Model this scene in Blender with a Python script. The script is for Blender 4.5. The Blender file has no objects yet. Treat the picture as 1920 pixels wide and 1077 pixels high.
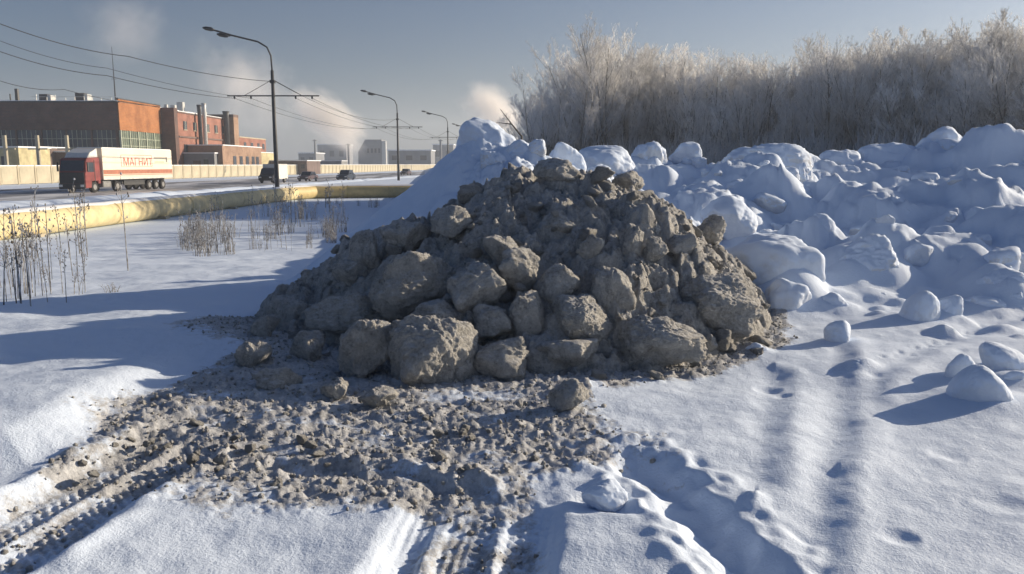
import bpy, bmesh, math, random
import numpy as np
from mathutils import Vector, Matrix

R = math.radians
random.seed(7)
rng = np.random.RandomState(11)
scene = bpy.context.scene
C = scene.collection

# ------------------------------------------------------------------ camera
EYE = 1.7
PITCH = 8.7
FPX = 1507.0
cam_d = bpy.data.cameras.new('camera')
cam_d.sensor_width = 36.0
cam_d.lens = 36.0 * FPX / 1920.0
cam_d.clip_start = 0.05
cam_d.clip_end = 6000
cam = bpy.data.objects.new('camera', cam_d)
C.objects.link(cam)
cam.location = (0, 0, EYE)
cam.rotation_euler = (R(90 - PITCH), 0, 0)
scene.camera = cam

# ------------------------------------------------------------------ sky, sun, exposure
SUN_EL, SUN_AZ = 16.0, 67.0            # azimuth clockwise from +Y
world = bpy.data.worlds.new('World')
scene.world = world
world.use_nodes = True
wn = world.node_tree
wn.nodes.clear()
wo = wn.nodes.new('ShaderNodeOutputWorld')
bg = wn.nodes.new('ShaderNodeBackground')
sky = wn.nodes.new('ShaderNodeTexSky')
sky.sky_type = 'NISHITA'
sky.sun_disc = False
sky.sun_elevation = R(SUN_EL)
sky.sun_rotation = R(SUN_AZ)
sky.altitude = 100
sky.air_density = 1.0
sky.dust_density = 2.9
sky.ozone_density = 6.5
bg.inputs['Strength'].default_value = 0.052
wn.links.new(sky.outputs[0], bg.inputs[0])
wn.links.new(bg.outputs[0], wo.inputs[0])

sl = bpy.data.lights.new('sun', 'SUN')
sl.energy = 5.0
sl.angle = R(0.5)
sl.color = (1.0, 0.83, 0.61)
sun = bpy.data.objects.new('sun', sl)
C.objects.link(sun)
sd = Vector((math.sin(R(SUN_AZ)) * math.cos(R(SUN_EL)), math.cos(R(SUN_AZ)) * math.cos(R(SUN_EL)), math.sin(R(SUN_EL))))
sun.rotation_euler = sd.to_track_quat('Z', 'Y').to_euler()
sun.location = (30, 20, 40)

vs = scene.view_settings
scene.display_settings.display_device = 'sRGB'
vs.view_transform = 'Standard'
vs.look = 'None'
vs.exposure = 0.56
vs.gamma = 1.0
scene.cycles.volume_step_rate = 2.0
scene.cycles.volume_max_steps = 128
scene.cycles.use_denoising = True
scene.cycles.volume_bounces = 4

# ------------------------------------------------------------------ noise
def _h(ix, iy, iz, seed):
    h = (ix.astype(np.int64) * 374761393 + iy.astype(np.int64) * 668265263 + iz.astype(np.int64) * 2147483647 + seed * 974634777) & 0xFFFFFFFF
    h = ((h ^ (h >> 13)) * 1274126177) & 0xFFFFFFFF
    h = ((h ^ (h >> 16)) * 2246822519) & 0xFFFFFFFF
    h = h ^ (h >> 15)
    return (h & 0xFFFFFF) / float(0x1000000)

def n2(x, y, seed=0):
    x = np.asarray(x, float); y = np.asarray(y, float)
    ix = np.floor(x); iy = np.floor(y)
    fx = x - ix; fy = y - iy
    z = np.zeros_like(ix)
    ux = fx * fx * fx * (fx * (fx * 6 - 15) + 10); uy = fy * fy * fy * (fy * (fy * 6 - 15) + 10)
    def g(ax, ay):
        a = _h(ix + ax, iy + ay, z, seed) * 2 * math.pi
        return np.cos(a) * (fx - ax) + np.sin(a) * (fy - ay)
    a = g(0, 0); b = g(1, 0); c = g(0, 1); d = g(1, 1)
    return 1.5 * ((a + (b - a) * ux) * (1 - uy) + (c + (d - c) * ux) * uy)

def fbm2(x, y, oct=4, seed=0, gain=0.5):
    s = 0; a = 1.0
    for i in range(oct):
        s = s + a * n2(x * 2 ** i + 17.3 * i, y * 2 ** i - 9.1 * i, seed + i)
        a *= gain
    return s

def n3(x, y, z, seed=0):
    ix = np.floor(x); iy = np.floor(y); iz = np.floor(z)
    fx = x - ix; fy = y - iy; fz = z - iz
    u = fx * fx * (3 - 2 * fx); v = fy * fy * (3 - 2 * fy); w = fz * fz * (3 - 2 * fz)
    def q(a, b, c): return _h(ix + a, iy + b, iz + c, seed)
    x00 = q(0,0,0) * (1-u) + q(1,0,0) * u; x10 = q(0,1,0) * (1-u) + q(1,1,0) * u
    x01 = q(0,0,1) * (1-u) + q(1,0,1) * u; x11 = q(0,1,1) * (1-u) + q(1,1,1) * u
    return 2 * ((x00 * (1-v) + x10 * v) * (1-w) + (x01 * (1-v) + x11 * v) * w) - 1

def fbm3(p, f, oct=4, seed=0, gain=0.5):
    s = 0; a = 1.0
    for i in range(oct):
        k = f * 2 ** i
        s = s + a * n3(p[:,0]*k + 31.7*i, p[:,1]*k + 5.3*i, p[:,2]*k - 13*i, seed + i)
        a *= gain
    return s

def worley(x, y, seed=0):
    ix = np.floor(x); iy = np.floor(y); z = np.zeros_like(ix)
    f1 = np.full(x.shape, 9.0); f2 = np.full(x.shape, 9.0); cid = np.zeros(x.shape)
    for a in (-1, 0, 1):
        for b in (-1, 0, 1):
            cx = ix + a; cy = iy + b
            d = np.hypot(cx + _h(cx, cy, z, seed) - x, cy + _h(cx, cy, z + 1, seed) - y)
            r = _h(cx, cy, z + 2, seed)
            n = d < f1
            f2 = np.where(n, f1, np.minimum(f2, d))
            cid = np.where(n, r, cid)
            f1 = np.where(n, d, f1)
    return f1, f2, cid

def ss(a, b, x):
    t = np.clip((np.asarray(x, float) - a) / (b - a), 0, 1)
    return t * t * (3 - 2 * t)

# ------------------------------------------------------------------ pixel -> place in the world
SP, CP = math.sin(R(PITCH)), math.cos(R(PITCH))
def ray(px, py):
    a = (px - 960) / FPX; b = -(py - 538.5) / FPX
    return np.array([a, CP + b * SP, -SP + b * CP])
def onz(px, py, z=0.0):                 # point of a level plane seen at a pixel
    d = ray(px, py); t = (z - EYE) / d[2]
    return (d[0] * t, d[1] * t)
def atY(px, py, Y):                     # point seen at a pixel at the distance Y
    d = ray(px, py); t = Y / d[1]
    return Vector((d[0] * t, Y, EYE + d[2] * t))

def polydist(x, y, pts):                # signed distance (+ on the left of the way), and length along it
    best = np.full(np.shape(x), 1e9); sg = np.zeros(np.shape(x)); al = np.zeros(np.shape(x)); L = 0
    for (ax, ay), (bx, by) in zip(pts[:-1], pts[1:]):
        dx, dy = bx - ax, by - ay; l = math.hypot(dx, dy)
        t = np.clip(((x - ax) * dx + (y - ay) * dy) / l / l, 0, 1)
        d = np.hypot(x - ax - t * dx, y - ay - t * dy)
        s = np.sign((y - ay) * dx - (x - ax) * dy)
        m = d < best
        best = np.where(m, d, best); sg = np.where(m, s, sg); al = np.where(m, L + t * l, al)
        L += l
    return best * np.where(sg == 0, 1, sg), al, L

# ------------------------------------------------------------------ terrain
def lerp_tab(y, ys, zs): return np.interp(y, ys, zs)
DOMES = []
_r = random.Random(5)
def dome(px, py, Y, w, h, depth=None, p=3.0):   # pixel centre of its foot, width px, height m
    q = atY(px, py, Y)
    DOMES.append((q.x, Y, w * Y / FPX / 2, (depth or w * Y / FPX) / 2, h, p, _r.uniform(-.5, .5)))
# snowed-over heaps on the right
for a in [(1250,420,13.5,260,.35,2.0),(1420,330,15.5,200,.42,2.2),(1380,400,13.2,130,.25,1.2),(1530,440,11.8,90,.28,.8),
          (1790,400,14,330,.45,2.6),(1700,430,13.0,240,.22,2),(1590,400,14.6,130,.22,1.4),(1790,500,10.9,180,.48,1.5),
          (1900,470,11.5,160,.35,1.6),(1650,330,17,160,.3,2),(1770,300,18.5,130,.38,2),(1880,290,18,150,.4,2),
          (1480,560,9.6,110,.30,.8),(1230,330,17.5,190,.25,2.0),(1100,330,15,170,.3,2.2),(1330,330,19,160,.2,2.0),
          (1870,560,9.8,160,.24,1.1),(1600,500,10.6,170,.2,1.2),(1860,380,12.8,120,.3,1.1),(1640,470,11.2,120,.18,.9),
          (2050,420,12,260,.5,2),(2150,330,14,300,.5,2.5),(2200,520,9.5,260,.35,1.6)]:
    dome(*a)
for i in range(150):
    Y = _r.uniform(9.6, 21); X = _r.uniform(1.2, 15)
    if X < 4.4 and Y < 11.0: continue
    rr = _r.choice([.12,.16,.2,.25,.35,.5]) * _r.uniform(.8, 1.3)
    DOMES.append((X, Y, rr, rr * _r.uniform(.7, 1.2), rr * _r.uniform(.35, .7), 3.0, _r.uniform(-1, 1)))
for i in range(26):
    Y = _r.uniform(7.6, 9.8); X = _r.uniform(3.4, 8)
    rr = _r.uniform(.06, .16)
    DOMES.append((X, Y, rr * 1.3, rr, rr * _r.uniform(.3, .6), 3.0, _r.uniform(-1, 1)))

BANK = [onz(-700,1000), onz(-200,925), onz(60,885), onz(180,835), onz(235,775), onz(330,715), onz(430,660), onz(470,600)]
RUT_L = [onz(-500,1330), onz(-20,1045), onz(130,945), onz(260,868), onz(370,812)]
RUT_R = [onz(720,1600), onz(845,1120), onz(880,1010), onz(910,930), onz(930,880)]
TRENCH = [onz(1180,860), onz(1240,900), onz(1310,950), onz(1380,1010), onz(1420,1100), onz(1440,1180)]
MARK1 = [onz(1572,640), onz(1565,740), onz(1545,850), onz(1525,1000), onz(1500,1200)]
MARK2 = [onz(1450,690), onz(1432,780), onz(1420,900)]
MARK3 = [onz(2000,570), onz(1760,640), onz(1640,700), onz(1590,780), onz(1575,860)]
EDGE_R = [onz(1060,930), onz(1180,980), onz(1250,1030), onz(1300,1100)]
PITS = [(onz(x, y), r, d) for x, y, r, d in [
    (1215,875,.16,.08),(1262,905,.15,.09),(1300,955,.17,.10),(1345,1000,.15,.10),(1395,1045,.17,.09),
    (1120,935,.18,.05),(1690,1003,.07,.022),(1780,850,.09,.015),(1880,940,.10,.018),(1440,718,.09,.03),
    (1470,735,.06,.02),(1640,700,.06,.014),(1800,660,.06,.014)]]
for k in range(9):
    PITS.append((onz(1655 + k * 31, 672 - k * 10.5), .035, .022))
    PITS.append((onz(1610 + k * 33, 690 - k * 10.5 + (k % 2) * 6), .03, .014))

def base_ground(x, y):
    """large forms only"""
    x = np.asarray(x, float); y = np.asarray(y, float)
    fw = 1 - ss(-2.4, -0.4, x + 0.10 * (y - 6))
    left = lerp_tab(y, [-50, 3, 6, 8, 11, 16, 22, 28, 34], [.15, .15, .12, .04, -.12, -.42, -.85, -1.15, -1.27])
    # the raised verge with the road, beyond the pipe
    pipe_x = np.interp(y, [0, 31.3, 62, 72, 76], [-22, -20, -18.9, -18.2, -5])
    beyond = np.maximum(ss(0.7, 5, pipe_x - x) * ss(15, 25, y), ss(76, 84, y))
    left = left * (1 - beyond) + (-0.87) * beyond
    # right: piled land rising towards the grove
    u = x / np.maximum(y, 1)
    rise = lerp_tab(y, [-50, 8.8, 10.5, 12, 15, 18, 22, 30, 42, 60, 90], [0, 0, .16, .5, .98, 1.33, 1.28, .7, .35, .2, -.87])
    rise = rise + ss(.42, .62, u) * .24 * ss(12, 18, y) * (1 - ss(24, 40, y))
    lw = np.where(y > 13, ss(-1.8, 1.0, x), ss(-0.8, 2.2, x - .02 * y))  # ridge carried left behind the white heap, unseen, to shade the field
    right = rise * lw + (1 - lw) * 0.15 * ss(9, 12, y) * (1 - ss(20, 40, y))
    sd_, _, _ = polydist(x, y, BANK)
    near = ss(0.0, 0.42, sd_)
    wl = np.where(y < 7.0, near * (x < 0), np.maximum(fw, 0))
    b = ss(5.9, 7.4, y)
    wl = (near * (x < 0.2)) * (1 - b) + fw * b
    return left * wl + right * (1 - wl)

def dome_h(x, y):
    s = np.zeros(np.shape(x)); wx = x + .12 * n2(x * 1.7, y * 1.7, 71); wy = y + .12 * n2(x * 1.7 + 9, y * 1.7, 72)
    for (cx, cy, rx, ry, h, p, a) in DOMES:
        m = (np.abs(x - cx) < 2.2 * max(rx, ry)) & (np.abs(y - cy) < 2.2 * max(rx, ry))
        if not m.any(): continue
        if rx < .35: dx = x[m] - cx; dy = y[m] - cy
        else: dx = wx[m] - cx; dy = wy[m] - cy
        ca, sa = math.cos(a), math.sin(a)
        q = np.hypot((dx * ca + dy * sa) / rx, (-dx * sa + dy * ca) / ry)
        s[m] += h * np.exp(-(q ** 3.4))
    return s

# dirty heap (outline only)
HC = (0.38, 9.15)
def heap_r(x, y):
    dx = x - HC[0]; dy = y - HC[1]
    rx = np.where(dx < 0, 3.05, 2.78); ry = np.where(dy < 0, 3.0 - 1.3 * ss(.1, 2.4, dx), 2.3)
    a = np.arctan2(dy, dx)
    return np.hypot(dx / rx, dy / ry) * (1 + .06 * np.sin(3 * a + 1) + .05 * np.sin(5 * a + 2.2))
def heap_base(x, y):
    r = heap_r(x, y)
    ex = 1.22 + .62 * ss(0, 1.8, x - HC[0]) + .12 * np.sin(x * 3.1 + 1) * np.cos(y * 2.7)
    z = 1.66 * (1 - r ** ex)
    z = np.where(r < .22, 1.66 * (1 - .22 ** ex) + .12 * (1 - (r / .22) ** 2), z)
    return np.where(r > 1.15, -2, z)
# white heap behind it
WC = (-0.45, 12.2)
def white_base(x, y):
    dx = x - WC[0]; dy = y - WC[1]
    rx = np.where(dx < 0, 2.9, 4.4); ry = np.where(dy < 0, 2.6, 3.2)
    r = np.hypot(dx / rx, dy / ry)
    z = 2.12 * (1 - r ** 1.05) - .15 * np.exp(-(r / .15) ** 2) * 0
    return np.where(r > 1.3, -2, z)

def dirtmask(x, y):
    """where grey slush and crumbs lie on the ground"""
    a = fbm2(x * .9, y * .9, 4, 3)
    r = heap_r(x, y + 0.25)
    m = 1 - ss(1.0, np.where(x < .6, 1.34, 1.10), r + .10 * a)
    cx, cy = onz(760, 860)
    e = np.hypot((x - cx + .25) / 1.85, (y - cy - .45) / 1.3)
    m = np.maximum(m, .92 * (1 - ss(.62, 1.12, e + .30 * a)))
    d, al, L = polydist(x, y, [onz(500,760), onz(330,800), onz(230,880), onz(60,985)])
    m = np.maximum(m, (1 - ss(.22, .5, np.abs(d) + .12 * a)) * (.62 - .5 * ss(.5, 1.5, al)))
    d, al, L = polydist(x, y, RUT_R)
    m = np.maximum(m, (1 - ss(.25, .40, np.abs(d) + .1 * a)) * .50)
    d, al, L = polydist(x, y, RUT_L)
    m = np.maximum(m, (1 - ss(.22, .36, np.abs(d) + .08 * a)) * .46)
    d, al, L = polydist(x, y, [onz(560,650), onz(480,700), onz(390,750), onz(300,810), onz(240,865)])
    m = np.maximum(m, (1 - ss(.26, .48, np.abs(d) + .14 * a)) * .95)
    # the clean tongue of snow in front of the heap
    cx, cy = onz(905, 745)
    m = m * (1 - .6 * np.exp(-(((x - cx) / .38) ** 2 + ((y - cy) / .16) ** 2)))
    m = m * (1 - .45 * ss(.05, .5, fbm2(x * 2.6, y * 2.6, 3, 90)) * ss(1.06, 1.2, r))
    return np.clip(m, 0, 1) * (y < 9)

def full_ground(x, y):
    z = base_ground(x, y)
    flat = ss(24, 34, y)
    z = z + dome_h(x, y) * (1 - flat)
    und = fbm2(x * .55, y * .55, 3, 20) * .045 + n2(x * .16, y * .2, 24) * .06
    grain = fbm2(x * 5, y * 5, 3, 30) * .0055
    ripple = n2(x * 2.2 + y * .8, y * 7 - x * 2, 41) * .006
    z = z + (und + grain + ripple) * (1 - ss(30, 44, np.hypot(x, y)))
    bk = ss(9.6, 11.5, y) * ss(1.2, 2.6, x) * (1 - ss(26, 34, y))
    k_ = bk > 0
    if k_.any():
        xa, ya = x[k_] + .15 * n2(x[k_] * 2, y[k_] * 2, 81), y[k_] + .15 * n2(x[k_] * 2, y[k_] * 2, 82)
        b_ = 0
        for fq, am, th in ((1.1, .11, .35), (2.1, .085, .45), (4.2, .035, .5)):
            f1, f2, cid = worley(xa * fq, ya * fq, 400 + int(fq * 10))
            b_ = b_ + am * np.sqrt(np.clip(1 - (f1 / .62) ** 2, 0, 1)) * (cid > th) * (.4 + .8 * cid)
        z[k_] += bk[k_] * (b_ + .035 * fbm2(x[k_] * 3, y[k_] * 3, 3, 83) - .06)
    near = np.hypot(x, y) < 14
    X = x[near]; Y = y[near]; Z = z[near]
    # ruts
    d, al, L = polydist(X, Y, RUT_L)
    w = .36 + .03 * n2(al * 2, al * 0, 5)
    rut = (1 - ss(w - .14, w + .02, np.abs(d))) * (1 - ss(L - .25, L + .1, al) * .8)
    tread = .010 * np.sin(al * 95 + np.abs(d - .16) * 90) * (np.abs(np.abs(d - .0) - .17) < .12)
    rib = .028 * np.exp(-((d - .02) / .035) ** 2)
    Z = Z - .075 * rut + rut * (tread * .6 + rib)
    Z = Z + .028 * np.exp(-((np.abs(d) - w - .03) / .07) ** 2) * (1 - ss(L - .2, L, al)) * (.6 + .8 * n2(X * 6, Y * 6, 8))
    d, al, L = polydist(X, Y, RUT_R)
    w = .43 + .02 * n2(al * 3, al * 0, 6)
    end = 1 - ss(L - 1.1, L + .1, al)
    rut = (1 - ss(w - .16, w + .03, np.abs(d))) * end
    rid = .05 * np.exp(-((d - .18) / .04) ** 2) + .045 * np.exp(-((d + .12) / .035) ** 2)
    tread = .007 * np.sin(al * 95 + np.abs(d) * 60)
    Z = Z - .095 * rut + rut * (rid * (.6 + .7 * n2(X * 4, Y * 4, 12)) + tread)
    # trench stamped by feet
    d, al, L = polydist(X, Y, TRENCH)
    d = d + .05 * n2(X * 5, Y * 5, 15)
    Z = Z - .042 * (1 - ss(.04, .17, np.abs(d))) + .035 * np.exp(-((np.abs(d) - .30) / .08) ** 2) * (.5 + n2(X * 7, Y * 7, 16))
    d, al, L = polydist(X, Y, EDGE_R)
    Z = Z - .02 * ss(0, .10, d) * (1 - ss(.1, .5, d)) * (al > .01)
    for pts, dep in ((MARK1, .028), (MARK2, .018), (MARK3, .018)):
        d, al, L = polydist(X, Y, pts)
        wv = .85 + .35 * n2(al * 1.4, al * 0 + dep * 50, 18)
        Z = Z - dep * wv * np.exp(-(d / .12) ** 2) + dep * .8 * wv * np.exp(-((d - .19) / .09) ** 2)
    for (cx, cy), r, dp in PITS:
        q = np.hypot(X - cx, (Y - cy)) / r * (1 + .25 * n2(X * 8, Y * 8, 44))
        Z = Z - dp * .8 * np.exp(-q ** 2) + dp * .2 * np.exp(-((q - 1.35) / .3) ** 2)
    m = dirtmask(X, Y)
    f1, f2, cid = worley(X * 21, Y * 21, 61)
    g1, g2, gid = worley(X * 42, Y * 42, 62)
    c1, c2, ci = worley(X * 9 + .3 * n2(X * 5, Y * 5, 1), Y * 9, 63)
    crumb = .018 * np.sqrt(np.clip(1 - (c1 / .62) ** 2, 0, 1)) * (ci > .6) + .013 * np.sqrt(np.clip(1 - (f1 / .55) ** 2, 0, 1)) * (cid > .35) + .008 * np.sqrt(np.clip(1 - (g1 / .6) ** 2, 0, 1)) * (gid > .2)
    dl, al, L = polydist(X, Y, RUT_L); dr_, al2, L2 = polydist(X, Y, RUT_R)
    inr = np.maximum((1 - ss(.24, .36, np.abs(dl))) * (1 - ss(L - .5, L, al)), (1 - ss(.34, .46, np.abs(dr_))) * (1 - ss(L2 - .9, L2 - .2, al2)))
    m = m * (1 - .68 * inr)
    Z = Z + inr * np.where(np.abs(dl) < .36, .007, .0035) * np.sin(np.where(np.abs(dl) < .36, dl, dr_) * 130 + 1.5 * n2(X * 2, Y * 2, 69)) * (.7 + .8 * n2(X * 5, Y * 5, 70))
    Z = Z + m * (crumb + .012 * fbm2(X * 9, Y * 9, 3, 66))
    # thin veil of lumps at the rim of the slush
    Z = Z + .006 * n2(X * 22, Y * 22, 67) * ss(.02, .3, m)
    # dark scrape across the slush
    d, al, L = polydist(X, Y, [onz(515,880), onz(640,885), onz(790,895), onz(880,915)])
    d = d + .09 * n2(X * 4, Y * 4, 68)
    Z = Z - .03 * np.exp(-(d / .07) ** 2) + .03 * np.exp(-((d - .12) / .07) ** 2)
    z[near] = Z
    return z

def surf(x, y):
    return np.maximum(np.maximum(base_ground(x, y) + dome_h(x, y), heap_base(x, y) + .02), white_base(x, y))
def hit(px, py):
    d = ray(px, py); t = np.linspace(2, 60, 4000)
    X = d[0] * t; Y = d[1] * t; Z = EYE + d[2] * t
    g = Z < surf(X, Y)
    k = int(np.argmax(g)) if g.any() else len(t) - 1
    return Vector((X[k], Y[k], Z[k]))

# snow covered lumps on the right and along the crest, and the drift that buries the foot of each
LUMPS = [ # x0,x1,y0,y1, Y or None, depth, square, dirty, label
 (1338,1556,440,548,9.0,.6,.12,0,'long loaf shaped snow block right of the dirty heap'),
 (1562,1692,438,528,10.4,.8,0,1,'snow boulder with a soiled underside right of the loaf shaped block'),
 (1398,1524,338,408,14.0,.7,0,1,'round grey faced snow boulder above the loaf shaped block'),
 (1362,1535,262,345,17.5,.7,.15,1,'large flat topped snow block on the crest before the grove'),
 (1478,1536,300,372,16.2,.8,0,1,'rough lit chunk on the right flank of the flat topped crest block'),
 (1530,1618,278,335,18.5,.8,.05,0,'low square snow block right of the flat topped crest block'),
 (1612,1732,266,340,19.0,.8,.08,0,'wide snow block on the crest left of the highest dome'),
 (1718,1814,236,310,19.5,.8,0,0,'highest snow dome on the right crest'),
 (1808,1850,256,300,20,.8,0,1,'small crusty lump between the two high crest domes'),
 (1836,1922,238,320,18,.8,0,1,'rough snow lump at the right end of the crest'),
 (1556,1604,344,392,14.2,.8,0,1,'small dark sided boulder right of the round grey one'),
 (1600,1645,368,396,13.6,.8,0,0,'little snow lump beside the small dark sided boulder'),
 (1668,1714,388,424,12.6,.8,0,0,'little round lump alone on the shaded slope'),
 (1484,1566,400,462,11.8,.8,0,0,'cone shaped snow lump behind the loaf shaped block'),
 (1318,1446,366,446,11.6,.8,0,0,'sunlit snow lump touching the right shoulder of the dirty heap'),
 (1796,1908,388,478,12.0,.8,0,0,'big shaded snow lump at the right above the slope'),
 (1552,1602,512,550,9.3,.8,0,0,'knob of snow at the right tip of the loaf shaped block'),
 (1428,1524,520,596,8.9,.9,0,0,'cone of snow beside the right end clod of the dirty heap'),
 (1528,1596,548,592,8.9,.8,0,0,'low snow lump right of the snow cone'),
 (1674,1764,543,610,8.6,.8,0,3,'pointed snow lump in the middle of the right field'),
 (1752,1806,553,606,8.5,.8,0,0,'narrow snow lump leaning on the pointed one'),
 (1626,1688,543,572,9.2,.8,0,0,'flat little lump left of the pointed snow lump'),
 (1838,1926,498,560,9.4,.8,0,0,'rounded snow lump high at the right edge'),
 (1812,1892,550,588,8.9,.8,0,0,'low lump below the rounded one at the right edge'),
 (1878,1926,542,578,9.0,.8,0,0,'small lump at the right edge under the rounded one'),
 (1546,1606,600,648,7.7,.9,0,3,'lone snow knob at the head of the long furrow'),
 (1788,1906,676,762,5.65,.9,0,3,'egg shaped snow ball nearest the camera at the right'),
 (1772,1832,660,716,6.0,.9,0,3,'small snow ball behind the egg shaped one'),
 (1838,1935,642,704,6.1,.9,0,3,'snow lump behind the egg shaped ball at the right edge'),
 (1868,1935,690,724,5.8,.8,0,0,'low snow lump touching the egg shaped ball on its right'),
 (1184,1256,262,318,17.5,.8,0,1,'notched snow lump on the crest behind the summit'),
 (1252,1314,266,312,18,.8,0,0,'rounded snow lump right of the notched one'),
 (1086,1194,272,330,16.5,.7,0,0,'broad low snow dome left of the notched lump'),
 (1024,1100,262,330,13.2,.7,0,0,'pale rounded snow lump directly behind the summit'),
 (852,968,220,300,12.3,.6,.05,0,'leaning snow block crowning the white heap'),
 (900,950,280,326,10.9,.8,.1,1,'bright sunlit block on the white heap above the dirty one'),
 (988,1024,256,292,11.8,.8,.15,1,'bright cube like block on the right end of the white heap'),
 (940,1000,262,310,11.9,.8,0,0,'rough lump between the crowning block and the bright cube'),
 (955,1010,300,330,10.6,.8,0,1,'small half lit block under the bright cube'),
 (1100,1150,300,336,12.2,.8,0,1,'soiled lump behind the upper right slope of the dirty heap'),
 (1588,1640,668,692,6.9,.8,0,0,'low snow crust beside the long furrow'),
 (1395,1440,640,662,7.3,.8,0,0,'small snow crust left of the lone knob'),
 (1088,1190,895,950,4.2,.8,0,0,'rounded snow clump between the slush and the footprints'),
]
_sk = []
for _i, q in enumerate(LUMPS):
    x0, x1, y0, y1, Y, dp = q[:6]
    if Y is None or Y < 11:
        f = hit((x0 + x1) / 2, y1); Y = f.y + (x1 - x0) * f.y / FPX * dp * .38
    LUMPS[_i] = q[:4] + (Y,) + q[5:]
    w = (x1 - x0) * Y / FPX; h = (y1 - y0) * Y / FPX
    if q[8].startswith('bright') or q[8].startswith('rounded snow clump'): continue
    _sk.append((atY((x0 + x1) / 2, y0, Y).x, Y + .05 * w, w * .72, w * dp * .72, h * (.34 if q[7] != 3 else .12), 3, 0))
DOMES += _sk

# ------------------------------------------------------------------ helpers
def link(o, parent=None):
    C.objects.link(o)
    if parent: o.parent = parent
    return o
def mesh_obj(name, verts, faces, mat, parent=None, smooth=False):
    me = bpy.data.meshes.new(name)
    me.from_pydata([tuple(v) for v in verts], [], faces)
    me.materials.append(mat)
    if smooth: me.shade_smooth()
    return link(bpy.data.objects.new(name, me), parent)
def np_mesh(name, V, F, mat, smooth=True):
    me = bpy.data.meshes.new(name)
    V = np.asarray(V, np.float32); F = np.asarray(F, np.int32)
    k = F.shape[1]
    me.vertices.add(len(V)); me.vertices.foreach_set('co', V.ravel())
    me.loops.add(F.size); me.loops.foreach_set('vertex_index', F.ravel())
    me.polygons.add(len(F))
    me.polygons.foreach_set('loop_start', np.arange(0, F.size, k, dtype=np.int32))
    me.polygons.foreach_set('loop_total', np.full(len(F), k, dtype=np.int32))
    me.materials.append(mat)
    me.update(calc_edges=True)
    if smooth: me.shade_smooth()
    return me
def tag(o, label=None, cat=None, group=None, kind=None):
    if label: o['label'] = label
    if cat: o['category'] = cat
    if group: o['group'] = group
    if kind: o['kind'] = kind
    return o
def empty(name, loc=(0,0,0), rz=0, parent=None):
    o = bpy.data.objects.new(name, None)
    o.location = loc; o.rotation_euler = (0, 0, rz)
    o.empty_display_size = .2
    return link(o, parent)
def copy_tree(o, parent=None):
    c = o.copy(); C.objects.link(c)
    if parent: c.parent = parent
    for ch in o.children: copy_tree(ch, c)
    return c

class MB:
    def __init__(s): s.v = []; s.f = []
    def box(s, x0, x1, y0, y1, z0, z1):
        b = len(s.v)
        s.v += [(x0,y0,z0),(x1,y0,z0),(x1,y1,z0),(x0,y1,z0),(x0,y0,z1),(x1,y0,z1),(x1,y1,z1),(x0,y1,z1)]
        s.f += [(b,b+3,b+2,b+1),(b+4,b+5,b+6,b+7),(b,b+1,b+5,b+4),(b+1,b+2,b+6,b+5),(b+2,b+3,b+7,b+6),(b+3,b,b+4,b+7)]
        return s
    def prism(s, pts, x0, x1):          # outline in (y,z), pushed along x
        b = len(s.v); n = len(pts)
        s.v += [(x0, y, z) for y, z in pts] + [(x1, y, z) for y, z in pts]
        s.f += [tuple(b + i for i in range(n)), tuple(b + n + i for i in reversed(range(n)))]
        s.f += [(b + i, b + n + i, b + n + (i+1) % n, b + (i+1) % n) for i in range(n)]
        return s
    def tube(s, path, r, n=6, cap=True):
        b0 = len(s.v)
        rs = r if isinstance(r, (list, tuple)) else [r] * len(path)
        P = [Vector(p) for p in path]
        for i, p in enumerate(P):
            t = (P[min(i+1, len(P)-1)] - P[max(i-1, 0)]).normalized()
            a = t.cross(Vector((0,0,1)) if abs(t.z) < .95 else Vector((1,0,0))).normalized(); c = t.cross(a)
            for k in range(n):
                th = 2 * math.pi * k / n
                s.v.append(tuple(p + rs[i] * (math.cos(th) * a + math.sin(th) * c)))
        for i in range(len(P) - 1):
            for k in range(n):
                s.f.append((b0+i*n+k, b0+i*n+(k+1)%n, b0+(i+1)*n+(k+1)%n, b0+(i+1)*n+k))
        if cap:
            s.f.append(tuple(b0 + k for k in range(n))[::-1]); s.f.append(tuple(b0 + (len(P)-1)*n + k for k in range(n)))
        return s
    def build(s, name, mat, parent=None, smooth=False, bevel=0):
        o = mesh_obj(name, s.v, s.f, mat, parent, smooth)
        bm = bmesh.new(); bm.from_mesh(o.data); bmesh.ops.recalc_face_normals(bm, faces=bm.faces)
        if bevel: bmesh.ops.bevel(bm, geom=bm.edges, offset=bevel, segments=2, affect='EDGES', clamp_overlap=True)
        bm.to_mesh(o.data); bm.free()
        return o

# ------------------------------------------------------------------ materials
def mat_base(name):
    m = bpy.data.materials.new(name); m.use_nodes = True
    nt = m.node_tree; nt.nodes.clear()
    out = nt.nodes.new('ShaderNodeOutputMaterial'); b = nt.nodes.new('ShaderNodeBsdfPrincipled')
    nt.links.new(b.outputs[0], out.inputs[0])
    return m, nt, b
def N(nt, t, **kw):
    n = nt.nodes.new(t)
    for k, v in kw.items(): setattr(n, k, v)
    return n
def noise(nt, scale, detail=4, rough=.55, coord='Object', stretch=None):
    tc = N(nt, 'ShaderNodeTexCoord')
    src = tc.outputs[coord]
    if stretch:
        mp = N(nt, 'ShaderNodeMapping'); mp.inputs['Scale'].default_value = stretch
        nt.links.new(src, mp.inputs[0]); src = mp.outputs[0]
    n = N(nt, 'ShaderNodeTexNoise'); n.inputs['Scale'].default_value = scale
    n.inputs['Detail'].default_value = detail; n.inputs['Roughness'].default_value = rough
    nt.links.new(src, n.inputs['Vector'])
    return n.outputs['Fac']
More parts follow.
